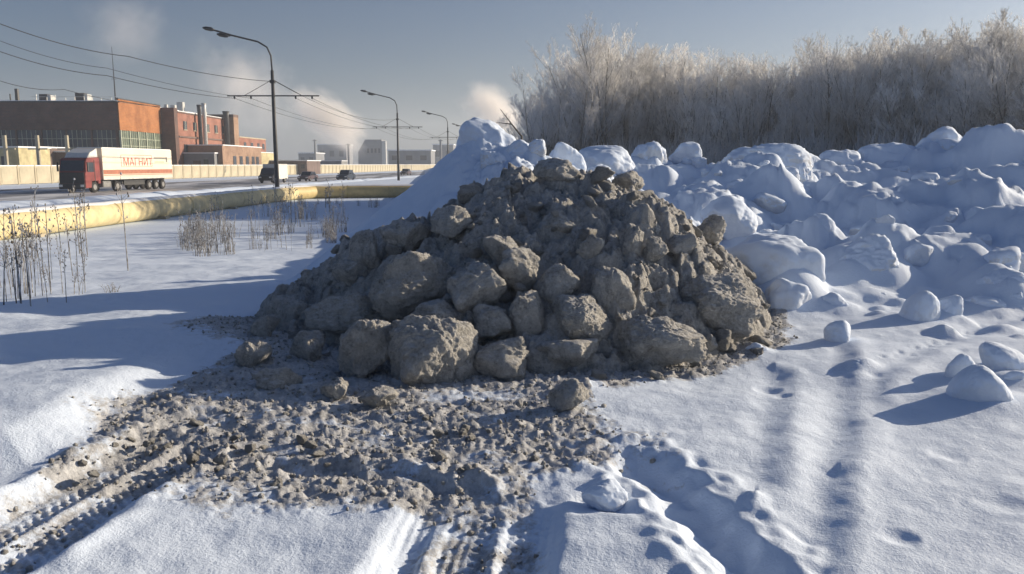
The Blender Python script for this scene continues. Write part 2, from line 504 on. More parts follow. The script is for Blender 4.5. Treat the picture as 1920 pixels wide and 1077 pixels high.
def ramp(nt, fac, stops):
    r = N(nt, 'ShaderNodeValToRGB')
    el = r.color_ramp.elements
    while len(el) < len(stops): el.new(.5)
    for e, (p, c) in zip(el, stops):
        e.position = p; e.color = (*c, 1) if len(c) == 3 else c
    nt.links.new(fac, r.inputs[0])
    return r.outputs[0]
def mixc(nt, f, a, b):
    m = N(nt, 'ShaderNodeMix', data_type='RGBA')
    if isinstance(f, float): m.inputs[0].default_value = f
    else: nt.links.new(f, m.inputs[0])
    for i, c in ((6, a), (7, b)):
        if isinstance(c, tuple): m.inputs[i].default_value = (*c, 1)
        else: nt.links.new(c, m.inputs[i])
    return m.outputs[2]
def math_(nt, op, a, b=None, clamp=False):
    m = N(nt, 'ShaderNodeMath', operation=op); m.use_clamp = clamp
    for i, c in ((0, a), (1, b)):
        if c is None: continue
        if isinstance(c, (int, float)): m.inputs[i].default_value = c
        else: nt.links.new(c, m.inputs[i])
    return m.outputs[0]
def bump(nt, b, h, strength=.5, dist=.02):
    n = N(nt, 'ShaderNodeBump'); n.inputs['Strength'].default_value = strength; n.inputs['Distance'].default_value = dist
    nt.links.new(h, n.inputs['Height']); nt.links.new(n.outputs[0], b.inputs['Normal'])
def simple(name, c, rough=.6, metal=0, var=.25, scale=3.0, bmp=.0, bscale=30):
    m, nt, b = mat_base(name)
    f = noise(nt, scale, 5, .6)
    lo = tuple(v * (1 - var) for v in c); hi = tuple(min(1, v * (1 + var)) for v in c)
    nt.links.new(ramp(nt, f, [(.3, lo), (.7, hi)]), b.inputs['Base Color'])
    b.inputs['Roughness'].default_value = rough; b.inputs['Metallic'].default_value = metal
    if bmp: bump(nt, b, noise(nt, bscale, 4), bmp, .02)
    return m

SNOW = (.685, .785, .945); SNOW2 = (.63, .735, .90)
DIRT_LO, DIRT_MID, DIRT_HI = (.20, .195, .185), (.49, .485, .47), (.80, .80, .79)
def dirt_color(nt, coord='Object', grey=0):
    f = noise(nt, 9, 8, .72, coord)
    g = noise(nt, 1.6, 4, .6, coord)
    h = noise(nt, 46, 3, .7, coord)
    s = math_(nt, 'ADD', math_(nt, 'MULTIPLY', f, .55), math_(nt, 'ADD', math_(nt, 'MULTIPLY', g, .2), math_(nt, 'MULTIPLY', h, .3)))
    if grey: return ramp(nt, s, [(.36, (.15,.155,.16)), (.50, (.38,.385,.395)), (.60, (.52,.53,.545)), (.72, (.70,.715,.74))]), s
    return ramp(nt, s, [(.38, DIRT_LO), (.50, DIRT_MID), (.60, (.63,.62,.59)), (.70, DIRT_HI)]), s

def ground_mat():
    m, nt, b = mat_base('snow_cover')
    at = N(nt, 'ShaderNodeAttribute', attribute_name='dirt')
    dc, s = dirt_color(nt, 'Object', 1)
    sn = mixc(nt, noise(nt, .7, 4), SNOW2, SNOW)
    n = noise(nt, 11, 7, .75)
    f = math_(nt, 'ADD', at.outputs['Fac'], math_(nt, 'MULTIPLY', math_(nt, 'SUBTRACT', n, .5), 1.8))
    f = ramp(nt, f, [(.26, (0,0,0)), (.60, (.93,.93,.93))])
    f2 = math_(nt, 'MULTIPLY', f, math_(nt, 'GREATER_THAN', at.outputs['Fac'], .02))
    nt.links.new(mixc(nt, f2, sn, dc), b.inputs['Base Color'])
    b.inputs['Roughness'].default_value = .75
    b.inputs['Specular IOR Level'].default_value = .25
    hh = math_(nt, 'ADD', math_(nt, 'MULTIPLY', noise(nt, 60, 4, .7), .5), math_(nt, 'MULTIPLY', noise(nt, 16, 4, .65), .6))
    hh = math_(nt, 'ADD', hh, math_(nt, 'MULTIPLY', math_(nt, 'MULTIPLY', s, at.outputs['Fac']), 1.5))
    bump(nt, b, hh, .55, .022)
    return m
def clod_mat(name, bright=1.0):
    m, nt, b = mat_base(name)
    dc, s = dirt_color(nt)
    geo = N(nt, 'ShaderNodeNewGeometry'); sx = N(nt, 'ShaderNodeSeparateXYZ'); nt.links.new(geo.outputs['Normal'], sx.inputs[0])
    # frosty specks; upward faces whitened too, putting sunlit highlights into the colour
    up = math_(nt, 'MULTIPLY', math_(nt, 'SUBTRACT', sx.outputs['Z'], .30), 1.3)
    fr = math_(nt, 'ADD', up, math_(nt, 'MULTIPLY', math_(nt, 'SUBTRACT', noise(nt, 26, 6, .75), .56), 4.0), True)
    col = mixc(nt, math_(nt, 'MULTIPLY', fr, .8, True), dc, (.70, .72, .75))
    nt.links.new(col, b.inputs['Base Color'])
    b.inputs['Roughness'].default_value = .9; b.inputs['Specular IOR Level'].default_value = .15
    hh = math_(nt, 'ADD', math_(nt, 'MULTIPLY', noise(nt, 34, 6, .75), .8), math_(nt, 'MULTIPLY', noise(nt, 95, 3, .7), .35))
    bump(nt, b, hh, 1.0, .06)
    return m
def snow_lump_mat(name, dirty=.35):
    m, nt, b = mat_base(name)
    dc, s = dirt_color(nt)
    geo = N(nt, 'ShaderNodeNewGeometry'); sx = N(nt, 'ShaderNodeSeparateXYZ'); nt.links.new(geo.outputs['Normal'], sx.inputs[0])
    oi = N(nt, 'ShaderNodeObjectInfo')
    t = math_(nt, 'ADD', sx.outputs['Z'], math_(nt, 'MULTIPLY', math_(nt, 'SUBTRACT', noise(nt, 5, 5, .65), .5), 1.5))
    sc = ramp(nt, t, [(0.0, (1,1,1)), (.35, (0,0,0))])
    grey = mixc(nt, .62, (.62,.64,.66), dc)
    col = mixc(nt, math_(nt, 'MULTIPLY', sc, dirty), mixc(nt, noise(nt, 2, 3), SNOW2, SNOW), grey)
    nt.links.new(col, b.inputs['Base Color'])
    b.inputs['Roughness'].default_value = .75; b.inputs['Specular IOR Level'].default_value = .2
    hh = math_(nt, 'ADD', math_(nt, 'MULTIPLY', noise(nt, 40, 4, .7), .4), math_(nt, 'MULTIPLY', math_(nt, 'MULTIPLY', noise(nt, 14, 6, .7), sc), 1.2))
    bump(nt, b, hh, .5, .02)
    return m
M = {}
M['ground'] = ground_mat()
M['clod'] = clod_mat('grey_clod')
M['lump'] = snow_lump_mat('snow_lump', .35)
M['lump_dirty'] = snow_lump_mat('snow_lump_soiled', .65)
M['pipe'] = simple('yellow_insulation', (.64, .54, .31), .75, 0, .2, 2.2, .15, 8)
M['pipe_shaded'] = simple('shaded_insulation', (.55, .43, .20), .6, 0, .15, 2.2, .15, 8)  # darker copy for the far stretch, its shade put into the colour
M['joint'] = simple('pipe_band', (.48, .38, .16), .55)
M['concrete'] = simple('cream_concrete', (.44, .40, .30), .85, 0, .14, .8, .1, 12)
M['concrete2'] = simple('fence_post_concrete', (.42, .37, .27), .9, 0, .2, 1)
M['pole'] = simple('pole_steel', (.055, .058, .062), .6, .2)
M['wire'] = simple('wire', (.05, .055, .06), .6)
M['dark'] = simple('dark_metal', (.03, .032, .036), .5)
M['tyre'] = simple('tyre_rubber', (.022, .022, .024), .85)
M['rim'] = simple('rim', (.25, .25, .25), .4, .6)
M['glass'] = simple('window_glass', (.03, .04, .055), .12)
M['truck_red'] = simple('truck_red', (.20, .03, .028), .4, 0, .3, 1.5)
M['trailer'] = simple('trailer_white', (.72, .66, .55), .5, 0, .08, .6)
M['stripe'] = simple('stripe_red', (.36, .13, .075), .5)
M['red_print'] = simple('red_print', (.55, .10, .07), .5)
M['grey_print'] = simple('grey_print', (.16, .15, .14), .5)
M['lamp'] = simple('lamp_glass', (.7, .7, .68), .2)
M['roof_snow'] = simple('roof_snow', (.74, .77, .82), .8, 0, .05)
M['white_paint'] = simple('white_paint', (.66, .66, .64), .4, 0, .08)
M['black_paint'] = simple('black_paint', (.02, .021, .027), .25, 0, .1)
M['blue_paint'] = simple('dark_blue_paint', (.02, .03, .05), .3, 0, .1)
M['maroon_paint'] = simple('maroon_paint', (.10, .07, .085), .35, 0, .1)
M['vent_metal'] = simple('vent_metal', (.50, .51, .50), .45, .3)
M['frame'] = simple('window_frame', (.42, .46, .36), .6)
M['greenglass'] = simple('green_glass', (.10, .13, .10), .35, 0, .5, .6)
M['darkglass'] = simple('dusty_glass', (.035, .045, .065), .3, 0, .5, .5)
M['shed'] = simple('shed_wall', (.45, .40, .24), .85, 0, .3, .8)
M['brown'] = simple('brown_wall', (.14, .10, .09), .85, 0, .3, .5)
M['far_grey'] = simple('far_concrete', (.20, .21, .23), .85, 0, .2, .2)
M['bark'] = simple('bark', (.10, .09, .08), .9, 0, .4, 6, .5, 20)
def brick_mat(name, c1, c2, mortar, scale=1.0):
    m, nt, b = mat_base(name)
    tc = N(nt, 'ShaderNodeTexCoord'); sep = N(nt, 'ShaderNodeSeparateXYZ'); nt.links.new(tc.outputs['Object'], sep.inputs[0])
    cb = N(nt, 'ShaderNodeCombineXYZ')
    nt.links.new(math_(nt, 'ADD', sep.outputs['X'], sep.outputs['Y']), cb.inputs[0]); nt.links.new(sep.outputs['Z'], cb.inputs[1])
    br = N(nt, 'ShaderNodeTexBrick'); br.inputs['Scale'].default_value = scale
    br.inputs['Color1'].default_value = (*c1, 1); br.inputs['Color2'].default_value = (*c2, 1); br.inputs['Mortar'].default_value = (*mortar, 1)
    br.inputs['Mortar Size'].default_value = .02
    nt.links.new(cb.outputs[0], br.inputs['Vector'])
    st = ramp(nt, noise(nt, .35, 6, .65), [(.35, (.55,.5,.48)), (.6, (1,1,1))])
    mx = N(nt, 'ShaderNodeMix', data_type='RGBA', blend_type='MULTIPLY'); mx.inputs[0].default_value = .8
    nt.links.new(br.outputs[0], mx.inputs[6]); nt.links.new(st, mx.inputs[7])
    nt.links.new(mx.outputs[2], b.inputs['Base Color']); b.inputs['Roughness'].default_value = .9
    return m
M['orange_brick'] = brick_mat('orange_brick', (.40, .155, .05), (.34, .12, .04), (.36, .22, .12))
M['red_brick'] = brick_mat('red_brick', (.33, .13, .09), (.26, .10, .075), (.32, .24, .2))
M['shaded_brick'] = brick_mat('shaded_brick', (.16, .085, .07), (.11, .07, .065), (.14, .12, .11))  # for faces turned from the sun: their shade is put into the colour
M['pink_brick'] = brick_mat('weathered_brick', (.36, .23, .16), (.28, .17, .13), (.34, .28, .2))

# ------------------------------------------------------------------ ground
def build_ground():
    r = [.02, .4, .8, 1.2]
    while r[-1] < 42: r.append(r[-1] * 1.0058)
    while r[-1] < 1450: r.append(r[-1] * 1.035)
    r = np.array(r)
    fine = np.arange(-36, 36.001, .135)
    coarse = np.arange(36 + 4, 324 - 3.9, 4.0)
    a = np.concatenate([fine, coarse])
    A, RR = np.meshgrid(np.radians(a), r)
    x = RR * np.sin(A); y = RR * np.cos(A)
    z = full_ground(x.ravel().copy(), y.ravel().copy())
    V = np.stack([x.ravel(), y.ravel(), z], 1)
    nr, na = len(r), len(a)
    i = np.arange(nr - 1)[:, None] * na; j = np.arange(na)[None, :]; j2 = (j + 1) % na
    F = np.stack([i + j, i + j2, i + na + j2, i + na + j], -1).reshape(-1, 4)[:, ::-1]
    me = np_mesh('snowy_ground', V, F, M['ground'])
    at = me.attributes.new('dirt', 'FLOAT', 'POINT')
    at.data.foreach_set('value', dirtmask(V[:, 0].astype(float), V[:, 1].astype(float)).astype(np.float32))
    o = link(bpy.data.objects.new('snowy_ground', me))
    tag(o, 'snow covered ground with tyre ruts, footprints and grey slush', kind='structure')
build_ground()

# ------------------------------------------------------------------ dirty heap
def crumbly(x, y, seed, s=1.0):
    wx = x + .10 * n2(x * 3, y * 3, seed + 5); wy = y + .10 * n2(x * 3 + 7, y * 3, seed + 6)
    h = 0
    for f, a, th in ((1.9, .15, .25), (3.8, .095, .25), (8, .048, .2), (17, .022, .1)):
        f1, f2, cid = worley(wx * f, wy * f, seed + int(f))
        h = h + a * np.sqrt(np.clip(1 - (f1 / .68) ** 2, 0, 1)) * (cid > th) * (.45 + .8 * cid)
    return (h + .042 * fbm2(x * 8, y * 8, 4, seed + 9, .65)) * s
def grid_patch(name, x0, x1, y0, y1, step, hf, mat, low):
    xs = np.arange(x0, x1, step); ys = np.arange(y0, y1, step)
    X, Y = np.meshgrid(xs, ys)
    Z = hf(X.ravel(), Y.ravel()); g = base_ground(X.ravel(), Y.ravel()) - low
    ny, nx = X.shape
    i = np.arange(ny - 1)[:, None] * nx; j = np.arange(nx - 1)[None, :]
    F = np.stack([i + j, i + j + 1, i + nx + j + 1, i + nx + j], -1).reshape(-1, 4)
    ok = (Z > g)
    F = F[ok[F].any(1)]
    Z = np.maximum(Z, g - .15)
    used = np.zeros(len(Z), bool); used[F.ravel()] = True
    idx = np.cumsum(used) - 1
    V = np.stack([X.ravel(), Y.ravel(), Z], 1)[used]
    return np_mesh(name, V, idx[F], mat)
def heap_h(x, y):
    r = heap_r(x, y)
    return heap_base(x, y) + crumbly(x, y, 100) * (1 - ss(1.0, 1.12, r)) * ss(0, .12, 1.08 - r) - .13
me = grid_patch('dirty_snow_heap', -3.8, 4.1, 5.5, 11.6, .0165, heap_h, M['clod'], .06)
o = link(bpy.data.objects.new('dirty_snow_heap', me))
tag(o, 'dumped heap of grey dirty snow in the middle of the picture', 'snow heap')

def white_h(x, y):
    b = white_base(x, y)
    dx = x - WC[0]
    lum = crumbly(x, y, 300) * .8 * ss(-1.2, .6, dx) + .05 * fbm2(x * 1.2, y * 1.2, 4, 310)
    return b + lum
me = grid_patch('white_snow_heap', -4.4, 5.2, 9.2, 16, .03, white_h, M['lump'], .1)
o = link(bpy.data.objects.new('white_snow_heap', me))
tag(o, 'tall smooth sided heap of clean snow rising behind the dirty heap', 'snow heap')

# ------------------------------------------------------------------ clods and lumps
_ico = {}
def ico(n):
    if n not in _ico:
        bm = bmesh.new(); bmesh.ops.create_icosphere(bm, subdivisions=n, radius=1)
        V = np.array([v.co[:] for v in bm.verts]); F = np.array([[v.index for v in f.verts] for f in bm.faces])
        bm.free(); V /= np.linalg.norm(V, axis=1)[:, None]
        _ico[n] = (V, F)
    return _ico[n]
def rock_mesh(name, sub, seed, mat, nplanes=14, soft=9.0, rough=.09, f=2.2, detail=.03, squareness=0.0, core=.6):
    D, F = ico(sub)
    rs = np.random.RandomState(seed)
    P = rs.normal(size=(nplanes, 3)); P /= np.linalg.norm(P, axis=1)[:, None]
    dist = rs.uniform(.66, 1.0, nplanes)
    if squareness:
        ax = np.array([[1,0,0],[-1,0,0],[0,1,0],[0,-1,0],[0,0,1],[0,0,-1]], float) + rs.normal(size=(6,3)) * .12
        ax /= np.linalg.norm(ax, axis=1)[:, None]
        P = np.concatenate([P, ax]); dist = np.concatenate([dist + squareness, np.full(6, .78)])
    dots = np.clip(D @ P.T, 0, None) / dist
    r = 1 / (np.sum(dots ** soft, 1) + core ** soft) ** (1 / soft)
    r = np.minimum(r, 1.45)
    r = r * (1 + rough * fbm3(D, f, 3, seed) )
    V = D * r[:, None]
    if detail:
        b = np.abs(fbm3(V, 6.0, 4, seed + 40, .65))
        r2 = 1 + detail * 1.6 * (.5 - b) + detail * fbm3(V, 16, 2, seed + 60)
        V = V * r2[:, None]
    V = V / np.abs(V).max(0)
    return np_mesh(name, V, F, mat)

def place_px(me, x0, x1, y0, y1, name, depth=.85, Y=None, sink=.12, rz=0.0):
    """stand a lump where the photograph shows it: it rests on the surface seen at its foot"""
    cx = (x0 + x1) / 2
    if Y is None:
        f = hit(cx, y1); Yf = min(f.y, 9.3) if name == 'snow_clod' else f.y
        w = (x1 - x0) * Yf / FPX
        Yc = Yf + w * depth * (.22 if name == 'snow_clod' else .38)
    else:
        Yc = Y; w = (x1 - x0) * Y / FPX
    w = (x1 - x0) * Yc / FPX
    top = atY(cx, y0, Yc); bot = atY(cx, y1 + (y1 - y0) * sink, Yc)
    o = bpy.data.objects.new(name, me)
    link(o)
    h = (top.z - bot.z)
    o.location = (top.x, Yc, (top.z + bot.z) / 2)
    o.scale = (w / 2, w * depth / 2, h / 2)
    o.rotation_euler = (0, 0, rz)
    return o

BIG = [ # x0,x1,y0,y1, depth, label
 (712,898,586,716,.8,'largest rounded grey clod at the front foot of the dirty heap'),
 (608,742,598,706,.8,'big grey clod touching the left side of the largest front clod'),
 (835,945,468,598,.9,'tall pointed clod halfway up the front of the dirty heap'),
 (700,862,472,580,.8,'broad pale crested clod just left of the tall pointed clod'),
 (995,1088,486,576,.8,'blocky clod right of the tall pointed clod with a lit right edge'),
 (936,1010,468,548,.8,'narrow slanting clod between the tall pointed clod and the blocky one'),
 (1020,1154,538,638,.8,'wedge shaped clod above the long low clod at the right foot'),
 (1122,1318,578,676,.7,'long low clod lying at the right foot of the dirty heap'),
 (1268,1432,498,614,.75,'big rough clod at the right end of the dirty heap'),
 (943,1020,550,630,.8,'squarish clod standing left of the wedge shaped clod'),
 (498,584,554,610,.8,'flat topped shaded clod at the upper left edge of the heap foot'),
 (575,738,550,622,.7,'sloping clod with a bright sunlit right face above the front pair'),
 (742,905,566,640,.7,'low ledge shaped clod resting behind the largest front clod'),
 (885,958,568,632,.8,'small crusty clod under the tall pointed clod'),
 (888,992,628,708,.8,'crumbling clod right of the largest front clod'),
 (994,1120,624,684,.7,'low sunlit clod below the squarish clod'),
 (1014,1102,712,770,.8,'separate clod lying on the snow in front of the dirty heap'),
 (1096,1190,488,582,.8,'ragged clod right of the blocky clod'),
 (803,882,388,452,.8,'high clod with a lit crown near the upper left slope'),
 (1306,1366,404,456,.8,'rounded clod high on the right shoulder of the heap'),
 (1254,1306,440,482,.8,'round clod below the right shoulder of the heap'),
 (1204,1252,444,490,.8,'warm brown clod in the middle of the right slope'),
 (1160,1216,418,482,.8,'upright clod on the upper right slope'),
 (1082,1134,440,494,.8,'small bright faced clod in the middle of the heap'),
 (908,976,438,494,.8,'stacked clod above the narrow slanting clod'),
 (655,722,428,506,.8,'dark shaded clod on the upper left flank of the heap'),
 (436,508,640,692,.8,'dark clod at the far left toe of the heap'),
 (460,522,588,634,.8,'shaded clod between the left toe and the flat topped clod'),
 (1222,1272,638,684,.8,'little clod leaning on the long low clod'),
 (1022,1082,402,444,.8,'clod with a pale lit top below the summit'),
 (620,700,470,530,.8,'shaded clod lower on the left flank above the flat topped one'),
 (704,800,414,474,.75,'shaded crumbling clod left of the high clod with the lit crown'),
 (1150,1218,322,366,.7,'crusty brown clod right of the summit'),
 (1005,1088,298,345,.7,'dark capping clod forming the summit of the dirty heap'),
 (820,900,660,712,.8,'clod half buried under the right end of the largest front clod'),
 (540,612,620,680,.8,'shaded clod left of the front pair'),
 (1316,1346,628,662,.8,'small brown clod beside the right end of the long low clod'),
 (600,660,705,752,.8,'shaded slush clod below the front pair'),
 (668,745,718,762,.8,'pale clod on the slush below the largest front clod'),
 (470,560,690,735,.7,'low shaded clod at the lower left toe of the heap'),
]
for i, (x0, x1, y0, y1, dp, lab) in enumerate(BIG):
    big = (x1 - x0) > 90
    me = rock_mesh('snow_clod', 6 if (x1-x0) > 130 else 5, 1000 + i * 7, M['clod'], 13, 11, .13, 2.3, .038)
    gx = (x1 - x0) * .05; gy = (y1 - y0) * .05
    o = place_px(me, x0 - gx, x1 + gx, y0 - gy, y1 + gy, 'snow_clod', dp, rz=0)
    # the lump's colouring must not shrink with it: keep object space in metres
    s = np.array(o.scale)
    co = np.empty(len(me.vertices) * 3, np.float32); me.vertices.foreach_get('co', co)
    co = co.reshape(-1, 3) * s.astype(np.float32)
    tw = random.Random(i).uniform(-.25, .25)
    me.vertices.foreach_set('co', co.ravel()); me.update()
    o.scale = (1, 1, 1)
    tag(o, lab, 'snow clod', 'large clods of the dirty heap')

# clods scattered over the heap and its foot
protos = [rock_mesh('snow_clod', 4, 2000 + i, M['clod'], 13, 9, .13, 2.2, .07) for i in range(10)]
def top_z(x, y):
    xa, ya = np.array([x]), np.array([y])
    return float(max(base_ground(xa, ya)[0], heap_h(xa, ya)[0], -3))
sc = random.Random(21)
cnt = 0
while cnt < 250:
    if cnt < 195:
        a = sc.uniform(0, 2 * math.pi); q = math.sqrt(sc.uniform(.02, 1.15))
        x = HC[0] + q * math.cos(a) * (3.0 if math.cos(a) < 0 else 2.3); y = HC[1] + q * math.sin(a) * 2.9
        if y > 10.2: continue
        s = sc.choice([.035, .045, .05, .06, .07, .09, .12]) * sc.uniform(.8, 1.2)
    else:
        cx, cy = onz(760, 850); x = cx + sc.uniform(-1.9, 1.6); y = cy + sc.uniform(-.9, 1.2)
        s = sc.uniform(.018, .042)
        if dirtmask(np.array([x]), np.array([y]))[0] < .5: continue
    z = top_z(x, y)
    o = bpy.data.objects.new('snow_clod', sc.choice(protos)); link(o)
    o.location = (x, y, z + s * .25); o.scale = (s * sc.uniform(.9, 1.5), s * sc.uniform(.8, 1.2), s * sc.uniform(.6, 1.0))
    o.rotation_euler = (sc.uniform(-.5, .5), sc.uniform(-.5, .5), sc.uniform(0, 6.3))
    if cnt < 195: tag(o, ('small' if s > .055 else 'tiny') + ' grey crumbly clod loose on the ' + ('summit' if z > 1.15 else 'left flank' if x < -.9 else 'right slope' if x > 1.4 else 'front slope' if y < 8 and z > .35 else 'front foot' if z <= .35 else 'middle') + ' of the dirty heap', 'snow clod', 'small clods strewn on the dirty heap')
    else: tag(o, 'little grey clod lying in the slush ' + ('near the left tyre rut' if x < -2.0 else 'left of the middle, before the front clods' if x < -1.0 else 'before the largest front clod' if x < 0 else 'beside the footprints'), 'snow clod', 'little clods in the slush')
    cnt += 1

# crumbs: nobody could count them
def build_crumbs():
    D, F = ico(1)
    Vs, Fs = [], []; b = 0
    rs = np.random.RandomState(3)
    K = 20000
    xs = rs.uniform(-4.2, 3.6, K); ys = rs.uniform(3.0, 9.8, K)
    md = dirtmask(xs, ys); r = heap_r(xs, ys)
    keep = (md > rs.uniform(.15, 1.1, K))
    xs, ys, r = xs[keep], ys[keep], r[keep]
    hz = np.where(r < 1.12, heap_h(xs, ys), -9); gz = full_ground(xs.copy(), ys.copy())
    z = np.maximum(hz, gz)
    for x, y, zz in zip(xs, ys, z):
        s = abs(rs.normal()) * .006 + .0035
        q = D * (1 + rs.uniform(-.3, .3, (len(D), 1))) * s * rs.uniform(.7, 1.3, 3) + np.array([x, y, zz + s * .35])
        Vs.append(q); Fs.append(F + b); b += len(D)
    me = np_mesh('slush_crumbs', np.concatenate(Vs), np.concatenate(Fs), M['clod'], False)
    tag(link(bpy.data.objects.new('slush_crumbs', me)), 'loose grey crumbs of frozen slush over the heap and its foot', 'slush crumbs', kind='stuff')
build_crumbs()

# snow covered lumps on the right and along the crest
for i, (x0, x1, y0, y1, Y, dp, sq, dr, lab) in enumerate(LUMPS):
    me = rock_mesh('snow_lump', 5, 4000 + i * 3, M['lump_dirty'] if dr == 1 else M['lump'], 14 if dr != 3 else 9, 3.6 if dr == 3 else 5.5 if dr != 1 else 8, .16 if dr != 3 else .07, 1.3, .016 if dr != 1 else .04, sq, .8)
    o = place_px(me, x0, x1, y0, y1, 'snow_lump', dp, Y, sink=.3)
    s = np.array(o.scale, np.float32)
    co = np.empty(len(me.vertices) * 3, np.float32); me.vertices.foreach_get('co', co)
    me.vertices.foreach_set('co', (co.reshape(-1, 3) * s).ravel()); me.update(); o.scale = (1, 1, 1)
    tag(o, lab, 'snow lump', 'snow covered lumps')

chunks = [rock_mesh('snow_chunk', 4, 7000 + i, M['lump_dirty'] if i % 3 == 0 else M['lump'], 13, 7, .13, 1.5, .02, .1 if i % 2 else 0, .8) for i in range(9)]
ck = random.Random(77); n_ = 0
while n_ < 95:
    y = ck.uniform(9.8, 21); x = ck.uniform(1.6, 1.2 + y * .68)
    if x < 4.6 and y < 11.4: continue
    s_ = ck.choice([.07, .09, .10, .12, .15, .2, .26]) * ck.uniform(.8, 1.2) * (.8 + y * .02)
    z = float(full_ground(np.array([x]), np.array([y]))[0])
    o = link(bpy.data.objects.new('snow_chunk', ck.choice(chunks)))
    o.location = (x, y, z + s_ * .02); o.scale = (s_ * ck.uniform(.9, 1.5), s_ * ck.uniform(.8, 1.3), s_ * ck.uniform(.6, 1.0)); o.rotation_euler = (ck.uniform(-.35, .35), ck.uniform(-.35, .35), ck.uniform(0, 6.3))
    px = 960 + FPX * x / y
    sec = 'behind the right shoulder of the dirty heap' if px < 1340 else 'above the loaf shaped block' if px < 1560 else 'on the slope below the wide crest block' if px < 1720 else 'on the slope below the highest dome' if px < 1850 else 'near the right end of the bank'
    tag(o, ('big ' if s_ > .24 else 'medium ' if s_ > .13 else 'small ') + 'snow chunk packed in the bank ' + sec, 'snow chunk', 'snow chunks packed in the bank')
    n_ += 1

# ------------------------------------------------------------------ road
def road_pt(off, y): return (-65.3 + .1 * (y - 76) + off, y)
def build_road():
    m, nt, b = mat_base('snowy_asphalt')
    n = noise(nt, .22, 6, .6, stretch=(1.0, .12, 1)); n2_ = noise(nt, 1.4, 4, .6, stretch=(1, .15, 1))
    f = math_(nt, 'ADD', math_(nt, 'MULTIPLY', n, .7), math_(nt, 'MULTIPLY', n2_, .35))
    nt.links.new(ramp(nt, f, [(.42, (.10,.105,.12)), (.52, (.30,.31,.34)), (.60, (.66,.68,.72))]), b.inputs['Base Color'])
    b.inputs['Roughness'].default_value = .6
    v = []; f = []
    ys = list(range(20, 700, 20))
    for y in ys:
        v += [(*road_pt(13, y), -.85), (*road_pt(35, y), -.85)]
    for i in range(len(ys) - 1): f.append((2*i, 2*i+1, 2*i+3, 2*i+2))
    tag(mesh_obj('road', v, f, m), 'snow streaked asphalt road', kind='structure')
    # ploughed bank of snow along the near kerb
    g = MB()
    rr = random.Random(4)
    xs = []
    V = []; F = []
    ny = 260
    for i in range(ny):
        y = 30 + i * .9
        for k, (o_, h) in enumerate(((-1.1, -.1), (-.5, .16), (0, .28), (.6, .2), (1.4, -.1))):
            V.append((road_pt(36.8 + o_ + rr.uniform(-.2, .2), y)[0], y, -.87 + h * rr.uniform(.5, 1.3) if h > 0 else -.97))
    for i in range(ny - 1):
        for k in range(4): F.append((i*5+k, i*5+k+1, (i+1)*5+k+1, (i+1)*5+k))
    tag(mesh_obj('snow_bank', V, F, M['lump'], None, True), 'low ploughed snow bank along the near side of the road', kind='structure')
build_road()

# ------------------------------------------------------------------ concrete fence
def build_fence():
    root = empty('concrete_fence', (*road_pt(0, 55), -.87))
    tag(root, 'long cream concrete panel fence along the far side of the road', 'fence')
    ang = math.atan2(-.1, 1)
    L = 3.2; ux, uy = .0995, .995
    pm = MB().box(-.07, .07, .10, L - .10, .06, 2.30)
    pm.box(.07, .10, .30, L - .30, .28, 2.08)
    post = MB().box(-.13, .13, -.11, .11, -.05, 2.45)
    cap = MB().box(-.11, .11, .10, L - .10, 2.30, 2.42)
    fp = pm.build('fence_panel', M['concrete']); po = post.build('fence_post', M['concrete2']); cp = cap.build('snow_cap', M['roof_snow'])
    for k in range(110):
        for src in (fp, po, cp):
            o = src if k == 0 else src.copy()
            if k: C.objects.link(o)
            o.parent = root
            o.location = (ux * L * k, uy * L * k, 0); o.rotation_euler = (0, 0, ang)
build_fence()

